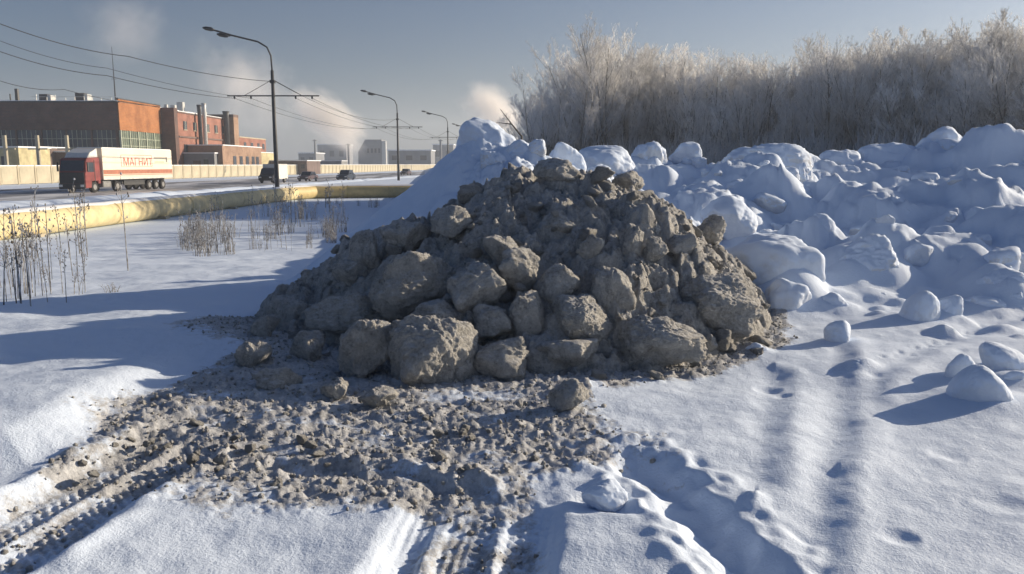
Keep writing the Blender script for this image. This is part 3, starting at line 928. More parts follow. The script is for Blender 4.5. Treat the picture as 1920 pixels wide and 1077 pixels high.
# ------------------------------------------------------------------ pipe
def build_pipe():
    root = empty('heating_pipe', (-20, 31.3, -1.25))
    tag(root, 'fat yellow insulated heating pipe running low across the field', 'pipe')
    P = [Vector(p) for p in ((-22.2, 0, -.7), (-20, 31.3, -.7), (-18.9, 60, -.7), (-18.3, 67.5, -.7))]
    Q = [P[-1], Vector((-17.2, 70.2, -.7)), Vector((-14.5, 71.3, -.7)), Vector((-4, 73.5, -.7)), Vector((8, 76, -.7))]
    def seg(name, a, b, r, mat, n=24):
        o = MB().tube([a - root.location, b - root.location], r, n, False).build(name, mat, root, True)
        return o
    def run(pts, step, mat):
        for a, b in zip(pts[:-1], pts[1:]):
            n = max(1, round((b - a).length / step)); 
            for k in range(n):
                p = a.lerp(b, k / n); q = a.lerp(b, (k + 1) / n); t = (q - p).normalized()
                seg('pipe_section', p + t * .015, q - t * .015, .55, mat)
                if k % 2 == 0 : seg('joint_band', p - t * .05, p + t * .05, .565, M['joint'])
    run(P, 4.0, M['pipe']); run(Q, 4.0, M['pipe_shaded'])
    # concrete supports
    for y in (12, 22, 33, 44, 54, 64):
        x = np.interp(y, [0, 31.3, 60, 67.5], [-22.2, -20, -18.9, -18.3])
        MB().box(x - .7 + 20, x + .7 + 20, y - .25 - 31.3, y + .25 - 31.3, -.3, .12).build('support', M['concrete2'], root)
    # snow lying on top
    V = []; F = []; rr = random.Random(2)
    pts = []
    allp = P + Q[1:]
    for a, b in zip(allp[:-1], allp[1:]):
        n = max(2, int((b - a).length / .8))
        pts += [a.lerp(b, k / n) for k in range(n)]
    for i, p in enumerate(pts):
        t = (pts[min(i+1, len(pts)-1)] - pts[max(i-1, 0)]).normalized(); s = Vector((t.y, -t.x, 0))
        hw = .30 + rr.uniform(-.07, .07)
        for k, (u, h) in enumerate(((-1, 0), (-.5, .05), (0, .07), (.5, .05), (1, 0))):
            a = u * hw / .55
            z = .55 * math.cos(a) + h * rr.uniform(.6, 1.2); d = .55 * math.sin(a)
            V.append(p + s * d + Vector((0, 0, z + (-.01 if h == 0 else 0))) - root.location)
    for i in range(len(pts) - 1):
        for k in range(4): F.append((i*5+k, (i+1)*5+k, (i+1)*5+k+1, i*5+k+1))
    mesh_obj('snow_cap', V, F, M['roof_snow'], root, True)
build_pipe()

# ------------------------------------------------------------------ lamp posts and wires
POLES = [(-20.3, 70), (-17.9, 128), (-13.9, 177), (-11.4, 232)]
def make_pole(first):
    root = empty('street_lamp', (0, 0, 0))
    MB().tube([(0, 0, -.3), (0, 0, 5), (0, 0, 10.4)], [.21, .17, .13], 10).build('pole', M['pole'], root, True)
    MB().tube([(0, 0, 10.3), (-.05, 0, 11.6), (-.35, 0, 12.3), (-1.1, 0, 12.75), (-3.2, 0, 13.25), (-5.0, -.2, 13.75)], .075, 8).build('bracket', M['pole'], root, True)
    for p in ((-5.0, -.2, 13.75), (-4.0, .25, 13.30)):
        l = MB().tube([(p[0] + .35, p[1], p[2] - .10), (p[0] + .1, p[1], p[2] - .02), (p[0] - .35, p[1], p[2] + .06), (p[0] - .6, p[1], p[2] + .10)], [.08, .17, .16, .06], 8).build('lamp_head', M['dark'], root, True)
    MB().tube([(-3.4, 0, 13.2), (-4.0, .25, 13.3)], .05, 6).build('lamp_arm', M['pole'], root)
    MB().tube([(-3.9, 0, 8.3), (0, 0, 8.3), (3.9, 0, 8.3)], .06, 6).build('cross_arm', M['pole'], root)
    for s in (-1, 1):
        MB().tube([(s * .1, 0, 9.6), (s * 2.4, 0, 8.35)], .025, 5).build('stay_rod', M['pole'], root)
    for x in (-3.3, -1.9, 1.9, 3.3):
        MB().tube([(x, 0, 8.3), (x, 0, 8.16), (x, 0, 8.02)], [.05, .09, .04], 6).build('insulator', M['dark'], root)
    MB().box(-.2, .2, -.2, .2, 9.35, 9.6).build('clamp', M['dark'], root)
    return root
lampl = ['tall two headed street lamp pole nearest, by the bend of the yellow pipe', 'middle street lamp pole standing beyond the yellow pipe',
         'third street lamp pole showing just left of the white heap', 'farthest street lamp pole, fading behind the white heap']
proto_pole = make_pole(True)
for i, (x, y) in enumerate(POLES):
    o = proto_pole if i == 0 else copy_tree(proto_pole)
    o.location = (x, y, -.87)
    tag(o, lampl[i], 'street lamp', 'street lamps along the road')
def wire(pts, r, label, sag=1.0):
    path = []
    for (a, b) in zip(pts[:-1], pts[1:]):
        a = Vector(a); b = Vector(b)
        for k in range(12):
            t = k / 12; p = a.lerp(b, t); p.z -= sag * 4 * t * (1 - t); path.append(p)
    path.append(Vector(pts[-1]))
    tag(MB().tube(path, r, 4).build('overhead_wire', M['wire'], None), label, 'wire', 'overhead wires along the road')
def pz(i, dx, z): return (POLES[i][0] + dx, POLES[i][1], -.87 + z)
wire([atY(-60, 30, 42), atY(0, 45, 44), atY(240, 106, 54), pz(0, -.2, 9.5)], .026, 'uppermost thick cable coming down to the nearest lamp pole', .25)
wire([atY(-60, 62, 40), atY(0, 77, 42), atY(200, 128, 50), pz(0, -1.9, 8.1)], .016, 'faint middle wire reaching the cross arm of the nearest pole', .2)
wire([atY(-60, 84, 40), atY(0, 97, 42), atY(200, 142, 50), pz(0, -3.3, 8.1)], .022, 'lower dark wire reaching the left tip of the nearest cross arm', .2)
wire([atY(-60, 142, 45), atY(0, 152, 47), atY(120, 168, 55), atY(300, 200, 80)], .02, 'lowest wire crossing above the shaded factory hall', .2)
wire([pz(0, .2, 9.5), pz(1, -.2, 9.5)], .02, 'cable between the nearest and the middle lamp pole', 1.2)
wire([pz(0, 3.3, 8.1), pz(1, 3.3, 8.1), pz(2, 3.3, 8.1)], .02, 'right contact wire between the cross arms', .9)
wire([pz(0, 1.9, 8.1), pz(1, 1.9, 8.1), pz(2, 1.9, 8.1)], .018, 'inner right contact wire between the cross arms', .9)
wire([pz(0, -3.3, 8.1), pz(1, -3.3, 8.1), pz(2, -3.3, 8.1)], .02, 'left contact wire between the cross arms', .9)
wire([pz(0, -1.9, 8.1), pz(1, -1.9, 8.1), pz(2, -1.9, 8.1)], .018, 'inner left contact wire between the cross arms', .9)

# ------------------------------------------------------------------ truck
ROAD_ANG = math.atan2(-.1, 1)
def wheel(root, x, y, r=.5, w=.32):
    t = MB().tube([(x - w/2, y, r), (x - w/2 + .04, y, r), (x + w/2 - .04, y, r), (x + w/2, y, r)], [r*.9, r, r, r*.9], 20).build('wheel', M['tyre'], root, True)
    s = 1 if x > 0 else -1
    MB().tube([(x + s*(w/2 - .02), y, r), (x + s*(w/2 + .015), y, r)], [r*.55, r*.5], 14).build('rim', M['rim'], t)
def text_obj(name, body, size, mat, parent, loc, rot, xs=1.0):
    cu = bpy.data.curves.new(name, 'FONT'); cu.body = body; cu.size = size; cu.extrude = .004
    cu.materials.append(mat)
    t_ = link(bpy.data.objects.new(name, cu)); bpy.context.view_layer.update()
    me = bpy.data.meshes.new_from_object(t_); bpy.data.objects.remove(t_)
    o = link(bpy.data.objects.new(name, me), parent); o.location = loc; o.rotation_euler = rot; o.scale = (xs, 1, 1)
    return o
def build_truck():
    # y = 0 at the front bumper, +y towards its tail; the side that faces the camera is +x
    root = empty('semi_truck', (-38.8, 71.5, -.85), ROAD_ANG)
    tag(root, 'red cab lorry with a long white trailer driving on the road', 'truck')
    cab = MB().prism([(0, .45), (0, 1.25), (.12, 2.25), (.35, 2.95), (.6, 3.1), (2.25, 3.15), (2.3, .8), (1.9, .8), (1.85, 1.05), (1.0, 1.05), (.9, .45)], -1.23, 1.23)
    c = cab.build('cab', M['truck_red'], root, False, .04)
    MB().prism([(.75, 3.1), (1.15, 3.55), (2.2, 3.95), (2.25, 3.16)], -1.1, 1.1).build('roof_deflector', M['white_paint'], root, False, .03)
    MB().prism([(.07, 1.95), (.30, 2.85), (.27, 2.87), (.03, 1.95)], -1.08, 1.08).build('windscreen', M['glass'], root)
    MB().box(-1.15, 1.15, -.03, .01, .86, 1.8).build('grille', M['dark'], root)  # grille spread over the front; its dark stands in for shade there
    MB().box(-1.22, 1.22, -.12, .0, .35, .85).build('bumper', M['dark'], root, False, .03)
    for s in (-1, 1):
        MB().box(s*1.0-.16, s*1.0+.16, -.14, -.1, .55, .75).build('headlight', M['lamp'], root)
        MB().box(s*1.235-.012, s*1.235+.012, .45, 1.35, 1.85, 2.7).build('side_window', M['glass'], root)
        MB().box(s*1.42-.05, s*1.42+.05, .15, .3, 1.9, 2.7).build('mirror', M['dark'], root)
        MB().box(s*1.24-.01, s*1.24+.01, 1.42, 1.5, .95, 2.9).build('door_seam', M['dark'], root)
        wheel(root, s*1.03, 1.4); wheel(root, s*1.03, 4.9)
        for y in (10.4, 11.7, 13.0): wheel(root, s*1.05, y, .48)
        MB().box(s*1.13-.04, s*1.13+.04, 6.0, 9.6, .55, 1.0).build('side_guard', M['dark'], root)
        MB().box(s*.9-.25, s*.9+.25, 2.7, 4.0, .45, 1.0).build('fuel_tank', M['rim'], root, False, .05)
    MB().box(-.45, .45, 1.8, 14.6, .85, 1.12).build('chassis', M['dark'], root)
    MB().box(-1.27, 1.27, 2.65, 14.9, 1.14, 4.0).build('trailer_box', M['trailer'], root, False, .03)
    MB().box(-1.29, 1.29, 2.63, 14.92, 1.12, 1.22).build('lower_rail', M['vent_metal'], root)
    MB().box(-1.2, 1.2, 2.8, 14.8, 4.0, 4.06).build('roof_snow', M['roof_snow'], root)
    MB().box(1.271, 1.283, 2.7, 14.85, 1.62, 2.02).build('stripe', M['stripe'], root)
    MB().box(1.271, 1.280, 2.7, 14.85, 1.50, 1.56).build('stripe', M['red_print'], root)
    rot = (R(90), 0, R(90))
    text_obj('lettering', 'МАГНИТ', 1.05, M['red_print'], root, (1.279, 5.9, 2.40), rot, 1.15)
    for z0, z1 in ((2.28, 2.31), (3.38, 3.42)):
        MB().box(1.271, 1.280, 5.6, 11.0, z0, z1).build('logo_rule', M['red_print'], root)
    for y0 in (5.6, 10.95): MB().box(1.271, 1.280, y0, y0 + .05, 2.32, 3.37).build('logo_rule', M['red_print'], root)
    MB().box(1.271, 1.280, 11.4, 13.9, 3.1, 3.22).build('emblem_bar', M['grey_print'], root)
    MB().box(1.271, 1.280, 13.7, 13.95, 2.75, 3.25).build('emblem_hook', M['grey_print'], root)
    MB().box(1.271, 1.280, 11.5, 13.3, 2.72, 2.8).build('emblem_bar', M['shed'], root)
build_truck()

# ------------------------------------------------------------------ cars
def car(name, px, y, off, paint, label, cat, kind='saloon', face=-1):
    s = {'saloon': 1.0, 'suv': 1.16, 'van': 1.0}[kind]
    X = atY(px, 320, y).x
    root = empty(name, (X, y, -.85), ROAD_ANG + (math.pi if face > 0 else 0))
    tag(root, label, cat, 'vehicles on the road')
    if kind == 'van':
        MB().prism([(-.0, .35), (-.05, .95), (.5, 1.15), (1.1, 1.95), (1.7, 2.05), (1.7, .35)], -.98, .98).build('cab', M['black_paint'], root, False, .04)
        MB().box(-1.05, 1.05, 1.75, 5.3, .55, 2.55).build('cargo_box', M['white_paint'], root, False, .03)
        MB().prism([(.50, 1.2), (1.06, 1.93), (1.03, 1.96), (.46, 1.22)], -.9, .9).build('windscreen', M['glass'], root)
        for q in (-1, 1):
            wheel(root, q*.85, .8, .36, .24); wheel(root, q*.85, 4.4, .36, .24)
            MB().box(q*.7-.16, q*.7+.16, -.08, -.04, .72, .88).build('headlight', M['lamp'], root)
        return
    H = s
    MB().prism([(0, .3), (-.02, .62*H), (.15, .74*H), (1.15, .86*H), (4.15, .9*H), (4.4, .8*H), (4.42, .3)], -.86, .86).build('body', paint, root, False, .05)
    MB().prism([(1.1, .855*H), (1.75, 1.38*H), (2.2, 1.44*H), (3.3, 1.42*H), (4.05, .9*H)], -.72, .72).build('cabin', M['glass'], root, False, .03)
    MB().prism([(1.72, 1.385*H), (2.2, 1.455*H), (3.32, 1.435*H), (3.5, 1.30*H), (3.3, 1.36*H), (2.2, 1.38*H)], -.73, .73).build('roof', paint, root, False, .01)
    for q in (-1, 1):
        wheel(root, q*.78, .8, .32, .2); wheel(root, q*.78, 3.5, .32, .2)
        MB().box(q*.62-.16, q*.62+.16, -.05, 0.0, .52*H, .64*H).build('headlight', M['lamp'], root)
        MB().box(q*.95-.08, q*.95+.08, 1.35, 1.5, .9*H, 1.02*H).build('mirror', paint, root)
        MB().box(q*.735-.01, q*.735+.01, 2.45, 2.53, .9*H, 1.4*H).build('door_pillar', paint, root)
    MB().box(-.5, .5, -.045, 0.0, .42*H, .58*H).build('grille', M['dark'], root)
car('box_van', 497, 108, 0, M['black_paint'], 'dark cabbed van with a white cargo box left of the nearest lamp pole', 'van', 'van')
car('parked_car', 567, 120, 0, M['maroon_paint'], 'small maroon car right of the nearest lamp pole', 'car')
car('parked_car', 640, 122, 0, M['blue_paint'], 'dark blue car farther right on the road', 'car', 'suv')
car('parked_car', 757, 190, 0, M['maroon_paint'], 'dark red car beside the foot of the middle lamp pole', 'car')

# ------------------------------------------------------------------ factory
def shift(mb, o): mb.v = [(x - o[0], y - o[1], z - o[2]) for x, y, z in mb.v]; return mb
def build_hall():
    root = empty('factory_hall', (-67, 140, -.87))
    tag(root, 'long brick factory hall with a shaded front and an orange sunlit gable', 'building')
    # x to the left is negative; local coordinates from the near right corner
    MB().box(-95, -.3, .3, 40, 0, 12.6).build('core', M['shaded_brick'], root)
    MB().box(-95, -.15, -.1, .28, 8.4, 12.9).build('front_wall', M['shaded_brick'], root)
    MB().box(-95, -.15, -.1, .28, 0, 2.4).build('plinth', M['brown'], root)
    MB().box(-95.1, 0, -.25, .3, 12.92, 13.15).build('parapet', M['dark'], root)
    MB().box(-95, 0, -.2, 40, 13.16, 13.26).build('roof_snow', M['roof_snow'], root)
    # front glazing, bay by bay
    pane = None
    for k in range(22):
        x1 = -.8 - k * 4.3; x0 = x1 - 4.0
        w = MB().box(x0, x1, .0, .12, 2.5, 8.3).build('window', M['darkglass'], root)
        f = MB()
        for q in range(1, 5): f.box(x0 + q * .8 - .04, x0 + q * .8 + .04, -.05, -.003, 2.5, 8.3)
        for q in range(1, 4): f.box(x0, x1, -.06, -.052, 2.5 + q * 1.45 - .04, 2.5 + q * 1.45 + .04)
        f.build('mullions', M['frame'], w)
        MB().box(x1, x1 + .3, -.15, .2, 2.4, 8.4).build('pier', M['shaded_brick'], root)
    # gable that catches the sun (faces +x)
    MB().box(-.29, .0, -.1, 16.5, 8.3, 13.5).build('gable_wall', M['orange_brick'], root)
    MB().box(-.35, .05, -.15, 16.55, 13.5, 13.7).build('coping', M['dark'], root)
    MB().box(-.29, .0, -.1, 16.5, 0, 1.8).build('gable_plinth', M['orange_brick'], root)
    for k in range(5):
        y0 = .25 + k * 3.25
        w = MB().box(-.2, -.1, y0, y0 + 3.0, 1.8, 8.3).build('window', M['greenglass'], root)
        f = MB()
        for q in range(1, 4): f.box(-.09, -.03, y0 + q * .75 - .04, y0 + q * .75 + .04, 1.8, 8.3)
        for q in range(1, 5): f.box(-.028, -.02, y0, y0 + 3.0, 1.8 + q * 1.3 - .04, 1.8 + q * 1.3 + .04)
        f.build('mullions', M['frame'], w)
        MB().box(-.28, .06, y0 - .24, y0 - .01, 1.8, 8.3).build('pier', M['frame'], root)
    for (px, w, h, kind) in ((33, .6, 2.9, 'chimney'), (86, 1.5, 1.9, 'roof_vent'), (154, 1.6, 2.1, 'roof_vent'), (113, .3, .8, 'pipe_stub'), (20, .2, 2.0, 'pipe_stub')):
        X = atY(px, 190, 150).x + 67
        if kind == 'roof_vent':
            v = MB().box(X - w/2, X + w/2, 10 - w/2, 10 + w/2, 13.26, 13.2 + h).build('roof_vent', M['dark'], root)
            MB().box(X + w/2 + .01, X + w/2 + .6, 10 - w/2, 10 + w/2, 13.4, 13.0 + h).build('vent_hood', M['vent_metal'], v)
        else:
            MB().tube([(X, 10, 13.2), (X, 10, 13.2 + h)], w / 2 * 1.2, 8).build(kind, M['dark'], root)
    for k in range(9):
        x = -2 - k * 1.6 - random.uniform(0, .4)
        MB().tube([(x, 2, 13.2), (x, 2, 14.1 + random.uniform(-.3, .4))], .05, 5).build('railing_post', M['vent_metal'], root)
    MB().box(-16, -1, 1.96, 2.04, 14.0, 14.06).build('railing', M['vent_metal'], root)
    # mast
    mx = atY(216, 180, 150).x + 67
    m = MB().tube([(mx, 10, 13.2), (mx, 10, 18), (mx, 10, 23.5)], [.14, .09, .04], 6).build('antenna_mast', M['pole'], root)
    MB().box(mx - .5, mx + .5, 9.97, 10.03, 17.8, 17.86).build('mast_spreader', M['pole'], m)
    # canopy in front
    MB().box(-60, -.5, -3.2, -.3, 3.9, 4.15).build('canopy', M['vent_metal'], root)
build_hall()
def build_block():
    root = empty('factory_block', (-64.5, 156.8, -.87))
    tag(root, 'red brick factory block with small square windows and tall flues', 'building')
    MB().box(-30, .0, -.2, 1.4, 0, 13.2).build('stair_tower', M['shaded_brick'], root)
    MB().box(-30, -.15, 1.42, 29, 0, 12.4).build('wall', M['red_brick'], root)
    MB().box(-30.2, .05, 1.45, 29.2, 12.41, 12.65).build('parapet', M['brown'], root)
    MB().box(-30, 0, 1.5, 29, 12.66, 12.78).build('roof_snow', M['roof_snow'], root)
    MB().box(-.14, .12, 1.45, 29, 7.7, 8.0).build('cornice', M['brown'], root)
    for y in (4.2, 9.2, 16.2, 21.0, 25.6):
        w = MB().box(-.14, .0, y, y + 1.5, 9.3, 10.9).build('window', M['glass'], root)
        MB().box(.001, .06, y - .08, y + 1.58, 9.15, 9.29).build('sill', M['concrete'], w)
        MB().box(.001, .04, y + .7, y + .8, 9.3, 10.9).build('mullion', M['frame'], w)
    for y in (4, 8, 19, 23):
        MB().box(-.14, .0, y, y + 2.0, 3.2, 6.4).build('window', M['darkglass'], root)
    for y, r, z in ((10.7, .4, 14.5), (13.3, .42, 15.0), (26.2, .62, 14.2)):
        MB().tube([(.7, y, 5.2), (.7, y, z - .9), (.7, y, z)], [r, r, r * 1.25], 12).build('flue', M['dark'] if y != 13.3 else M['vent_metal'], root, True)
    for y, w, h in ((5.5, .9, 1.4), (8.6, 1.2, 2.2), (20, 1.3, 1.0), (2.5, .6, 1.3)):
        MB().box(-3, -3 + w, y, y + w, 12.78, 12.7 + h).build('roof_vent', M['vent_metal'], root)
    # lower annex facing the road
    MB().box(.14, 7, 5, 30, 0, 6.2).build('annex', M['pink_brick'], root)
    MB().box(.14, 7.2, 4.9, 30.1, 6.21, 6.4).build('annex_roof', M['roof_snow'], root)
    for y in (11, 15, 19, 23, 26):
        MB().box(7.0, 7.08, y, y + 1.8, 2.4, 4.2).build('window', M['darkglass'], root)
build_block()
def build_side():
    root = empty('brick_workshop', (-62.6, 187.5, -.87))
    tag(root, 'lower weathered brick workshop at the right end of the factory', 'building')
    MB().box(-25, 0, 0, 20, 0, 8.6).build('wall', M['red_brick'], root)
    MB().box(-25.2, .1, -.1, 20.1, 8.61, 8.85).build('parapet', M['concrete2'], root)
    MB().box(-18, .0, -3.2, -.02, 0, 13.0).build('tower', M['pink_brick'], root)
    MB().box(-18, .05, -3.3, .0, 13.01, 13.6).build('tower_cap', M['brown'], root)
    MB().box(.02, 3, 4, 18, 0, 5.2).build('shed', M['shed'], root)
    MB().box(.02, 3.2, 3.9, 18.1, 5.21, 5.4).build('shed_roof', M['roof_snow'], root)
    for y in (3, 8, 13, 17):
        MB().box(.01, .08, y, y + 1.6, 6.2, 7.6).build('window', M['glass'], root)
build_side()
def yard_shed(px0, px1, y, h, mat, label, name='yard_shed', depth=8, z0=0):
    a = atY(px0, 300, y).x; b = atY(px1, 300, y).x
    root = empty(name, (a, y, -.87))
    tag(root, label, 'shed')
    MB().box(0, b - a, 0, depth, 0, h).build('wall', mat, root)
    MB().box(-.2, b - a + .2, -.3, depth + .2, h + .01, h + .22).build('roof', M['roof_snow'], root)
    MB().box((b-a)*.3, (b-a)*.55, -.06, -.004, .2, h * .7).build('door', M['brown'], root)
    n = max(1, int((b - a) / 4))
    for k in range(n):
        x = (b - a) * (k + .65) / n
        if x + .9 < b - a: MB().box(x, x + .9, -.05, -.003, h * .45, h * .75).build('window', M['glass'], root)
yard_shed(-60, 36, 118, 4.9, M['shed'], 'ochre shed behind the fence at the left edge')
yard_shed(38, 76, 124, 5.0, M['brown'], 'brown shed between the ochre shed and the lorry')
yard_shed(78, 128, 128, 4.4, M['brown'], 'low dark shed just left of the lorry cab')
yard_shed(345, 402, 160, 4.6, M['far_grey'], 'grey shed behind the fence under the red brick block')
yard_shed(480, 575, 200, 3.3, M['brown'], 'long low brown shed with a snowy roof right of the workshop', depth=14)
yard_shed(590, 640, 240, 3.4, M['far_grey'], 'pale grey shed beyond the nearest lamp pole')
for px, lab in ((12, 'pale post rising over the ochre shed'), (73, 'pale post rising between the two left sheds'), (128, 'pale post just left of the lorry cab')):
    p = atY(px, 300, 116)
    root = empty('yard_post', (p.x, 116, -.87)); tag(root, lab, 'post', 'posts in the factory yard')
    MB().tube([(0, 0, 0), (0, 0, 6.6)], .28, 8).build('post', M['concrete'], root)
    MB().box(-1.4, 1.4, -.1, .1, 4.6, 4.8).build('arm', M['concrete'], root)

# far works in the haze
def far_tower():
    a = atY(672, 300, 420).x; b = atY(720, 300, 420).x; w = b - a
    root = empty('boiler_house', (a, 420, -.87)); tag(root, 'hazy grey boiler house with a sloping shoulder and a pale flue', 'building')
    zt = atY(700, 262, 420).z + .87; zs = atY(680, 285, 420).z + .87
    m = MB(); n = len(m.v)
    pr = [(0, 0), (0, zs), (w*.28, zt), (w*.92, zt), (w*.92, 0)]
    m.v = [(x, 0, z) for x, z in pr] + [(x, 14, z) for x, z in pr]
    m.f = [(0,1,2,3,4), (9,8,7,6,5)] + [(i, (i+1) % 5, 5 + (i+1) % 5, 5 + i) for i in range(5)]
    m.build('wall', M['far_grey'], root)
    MB().box(w*.93, w*1.08, 0, 3, 0, zt * .95).build('flue', M['vent_metal'], root)
    for k in range(4): MB().box(w*.35 + k*1.9, w*.35 + k*1.9 + 1.1, -.08, -.01, zt*.55, zt*.7).build('window', M['glass'], root)
far_tower()
def far_building(px0, px1, top, y, lab, mat='far_grey', depth=20, name='far_building'):
    a = atY(px0, 300, y).x; b = atY(px1, 300, y).x; h = atY(px0, top, y).z + .87
    root = empty(name, (a, y, -.87)); tag(root, lab, 'building')
    MB().box(0, b - a, 0, depth, 0, h).build('wall', M[mat], root)
    MB().box(-.4, b - a + .4, -.4, depth + .4, h + .01, h + .5).build('roof', M['roof_snow'], root)
    n = max(2, int((b - a) / 5))
    for k in range(n): MB().box((b-a)*(k+.25)/n, (b-a)*(k+.7)/n, -.08, -.01, h*.5, h*.75).build('window', M['glass'], root)
far_building(728, 808, 283, 380, 'long low hazy hall right of the boiler house')
far_building(812, 850, 272, 460, 'tall hazy block showing beside the third lamp pole')
far_building(596, 650, 272, 500, 'pale hazy block left of the boiler house')
far_building(560, 592, 288, 430, 'small hazy hall left of the pale hazy block')
for px, top, y, lab in ((590, 262, 380, 'thin hazy pole far behind the nearest lamp pole'), (653, 270, 330, 'thin hazy pole between the pale block and the boiler house'), (826, 262, 330, 'thin hazy chimney beside the third lamp pole')):
    p = atY(px, top, y)
    root = empty('far_mast', (p.x, y, -.87)); tag(root, lab, 'mast', 'hazy masts over the works')
    MB().tube([(0, 0, 0), (0, 0, p.z + .87)], .45, 8).build('shaft', M['far_grey'], root)
    MB().box(-.9, .9, -.5, .5, p.z + .3, p.z + .6).build('platform', M['far_grey'], root)

# ------------------------------------------------------------------ grove
def twig_mat():
    m, nt, b = mat_base('frosted_twigs')
    at = N(nt, 'ShaderNodeAttribute', attribute_name='frost_shade')
    oi = N(nt, 'ShaderNodeObjectInfo')
    c = mixc(nt, at.outputs['Fac'], (.12, .105, .09), (.92, .91, .89))
    hs = N(nt, 'ShaderNodeHueSaturation'); nt.links.new(c, hs.inputs['Color'])
    nt.links.new(math_(nt, 'ADD', math_(nt, 'MULTIPLY', oi.outputs['Random'], .5), .72), hs.inputs['Value'])
    nt.links.new(hs.outputs[0], b.inputs['Base Color']); b.inputs['Roughness'].default_value = .9
    b.inputs['Specular IOR Level'].default_value = .1
    return m
M['twig'] = twig_mat()
def tree_meshes(seed, H, spread, lean=0, bushy=1.0, nmain=5):
    rr = random.Random(seed)
    segs = []   # a, b, ra, rb, level
    def grow(p, d, L, r, lvl):
        n = 5 if lvl < 2 else 3
        pts = [p]; q = p.copy(); dd = d.copy()
        for i in range(n):
            dd = (dd + Vector((rr.gauss(0, .09), rr.gauss(0, .09), .07 + .03 * lvl))).normalized()
            q = q + dd * L / n; pts.append(q.copy())
        rs = [r * (1 - .8 * i / n) for i in range(n + 1)]
        for i in range(n): segs.append((pts[i], pts[i+1], rs[i], rs[i+1], lvl))
        if lvl >= 4: return
        kids = {0: 12, 1: 8, 2: 5, 3: 3}[lvl]
        kids = int(kids * bushy + rr.random())
        for k in range(kids):
            t = rr.uniform(.22 if lvl == 0 else .15, .98)
            i = min(n - 1, int(t * n)); o = pts[i].lerp(pts[i+1], t * n - i)
            dr = (pts[i+1] - pts[i]).normalized()
            side = Vector((rr.gauss(0, 1), rr.gauss(0, 1), rr.gauss(0, .3))); side = (side - dr * side.dot(dr)).normalized()
            an = rr.uniform(.35, .75) if lvl < 2 else rr.uniform(.4, 1.0)
            nd = (dr * math.cos(an) + side * math.sin(an)).normalized()
            f = {0: .42, 1: .48, 2: .5, 3: .5}[lvl] * (1.15 - .6 * t) * rr.uniform(.7, 1.2)
            grow(o, nd, L * f, max(r * .45 * (1 - .5 * t), .0095), lvl + 1)
    for k in range(nmain):
        a = rr.uniform(0, 6.28); s = rr.uniform(.03, spread)
        d = Vector((math.cos(a) * s + lean, math.sin(a) * s, 1)).normalized()
        grow(Vector((math.cos(a) * .15, math.sin(a) * .15, -.1)), d, H * rr.uniform(.72, 1.0), .075 * H / 9, 0)
    top = max(q[1].z for q in segs) / H
    segs = [(a * (1 / top), b * (1 / top), ra, rb, l) for a, b, ra, rb, l in segs]
    def mk(name, sel, nside):
        P0 = np.array([s[0][:] for s in sel]); P1 = np.array([s[1][:] for s in sel])
        r0 = np.array([s[2] for s in sel]); r1 = np.array([s[3] for s in sel])
        T = P1 - P0; T /= np.linalg.norm(T, axis=1)[:, None] + 1e-9
        A = np.cross(T, np.array([.3, .2, 1.0])); A /= np.linalg.norm(A, axis=1)[:, None] + 1e-9; B = np.cross(T, A)
        rings = []
        for P, r_ in ((P0, r0), (P1, r1)):
            for k in range(nside):
                th = 2 * math.pi * k / nside
                rings.append(P + r_[:, None] * (math.cos(th) * A + math.sin(th) * B))
        V = np.stack(rings, 1).reshape(-1, 3)
        b = np.arange(len(sel))[:, None] * (2 * nside)
        F = np.concatenate([np.concatenate([b + k, b + (k+1) % nside, b + nside + (k+1) % nside, b + nside + k], 1) for k in range(nside)])
        me = np_mesh(name, V, F, M['twig'], False)
        fr = np.array([{0: .10, 1: .45, 2: .85, 3: 1.0, 4: 1.0}[s[4]] for s in sel], np.float32)
        hgt = np.clip(P1[:, 2] / H, 0, 1)
        fr = np.clip(fr * (.42 + 1.1 * hgt), 0, 1)  # twigs darken towards the foot: shade among the stems put into the colour
        at = me.attributes.new('frost_shade', 'FLOAT', 'POINT'); at.data.foreach_set('value', np.repeat(fr, 2 * nside).astype(np.float32))
        return me
    return mk('trunk', [s for s in segs if s[4] <= 1], 5), mk('crown', [s for s in segs if s[4] > 1 and (s[4] != 4 or True)], 3)
TP = [tree_meshes(50 + i, 9.5, sp, 0, b, nm) for i, (sp, b, nm) in enumerate(((.22, .95, 4), (.30, .9, 4), (.15, .9, 3), (.34, .95, 4), (.20, 1.0, 3)))]
TP.append(tree_meshes(80, 9.0, .12, 0, 1.35, 3))
print('twig faces', [len(t[1].polygons) for t in TP])
PROF = ([940, 975, 1010, 1050, 1090, 1130, 1200, 1260, 1310, 1350, 1400, 1450, 1500, 1560, 1620, 1680, 1740, 1790, 1850, 1900, 1960, 2100],
        [215, 195, 160, 112, 80, 58, 75, 100, 108, 95, 110, 98, 85, 65, 50, 60, 62, 42, 35, 25, 30, 30])
tr = random.Random(33)
SECT = [(1080, 'above the white heap'), (1190, 'behind the broad low snow dome'), (1330, 'behind the notched and rounded crest lumps'), (1540, 'behind the flat topped crest block'), (1700, 'behind the wide snow block'), (1830, 'behind the highest snow dome'), (9999, 'behind the rough lump at the right end')]
def tree(x, y, H, k, label, grp='frosted trees of the grove'):
    root = empty('frosted_tree', (x, y, float(base_ground(np.array([x]), np.array([y]))[0]) - .1), tr.uniform(0, 6.28))
    root.scale = (H / 9.5 * tr.uniform(.85, 1.1),) * 2 + (H / 9.5,)
    tag(root, label, 'tree', grp)
    for nm, me in zip(('trunk', 'crown'), TP[k]):
        link(bpy.data.objects.new(nm, me), root)
nT = 0
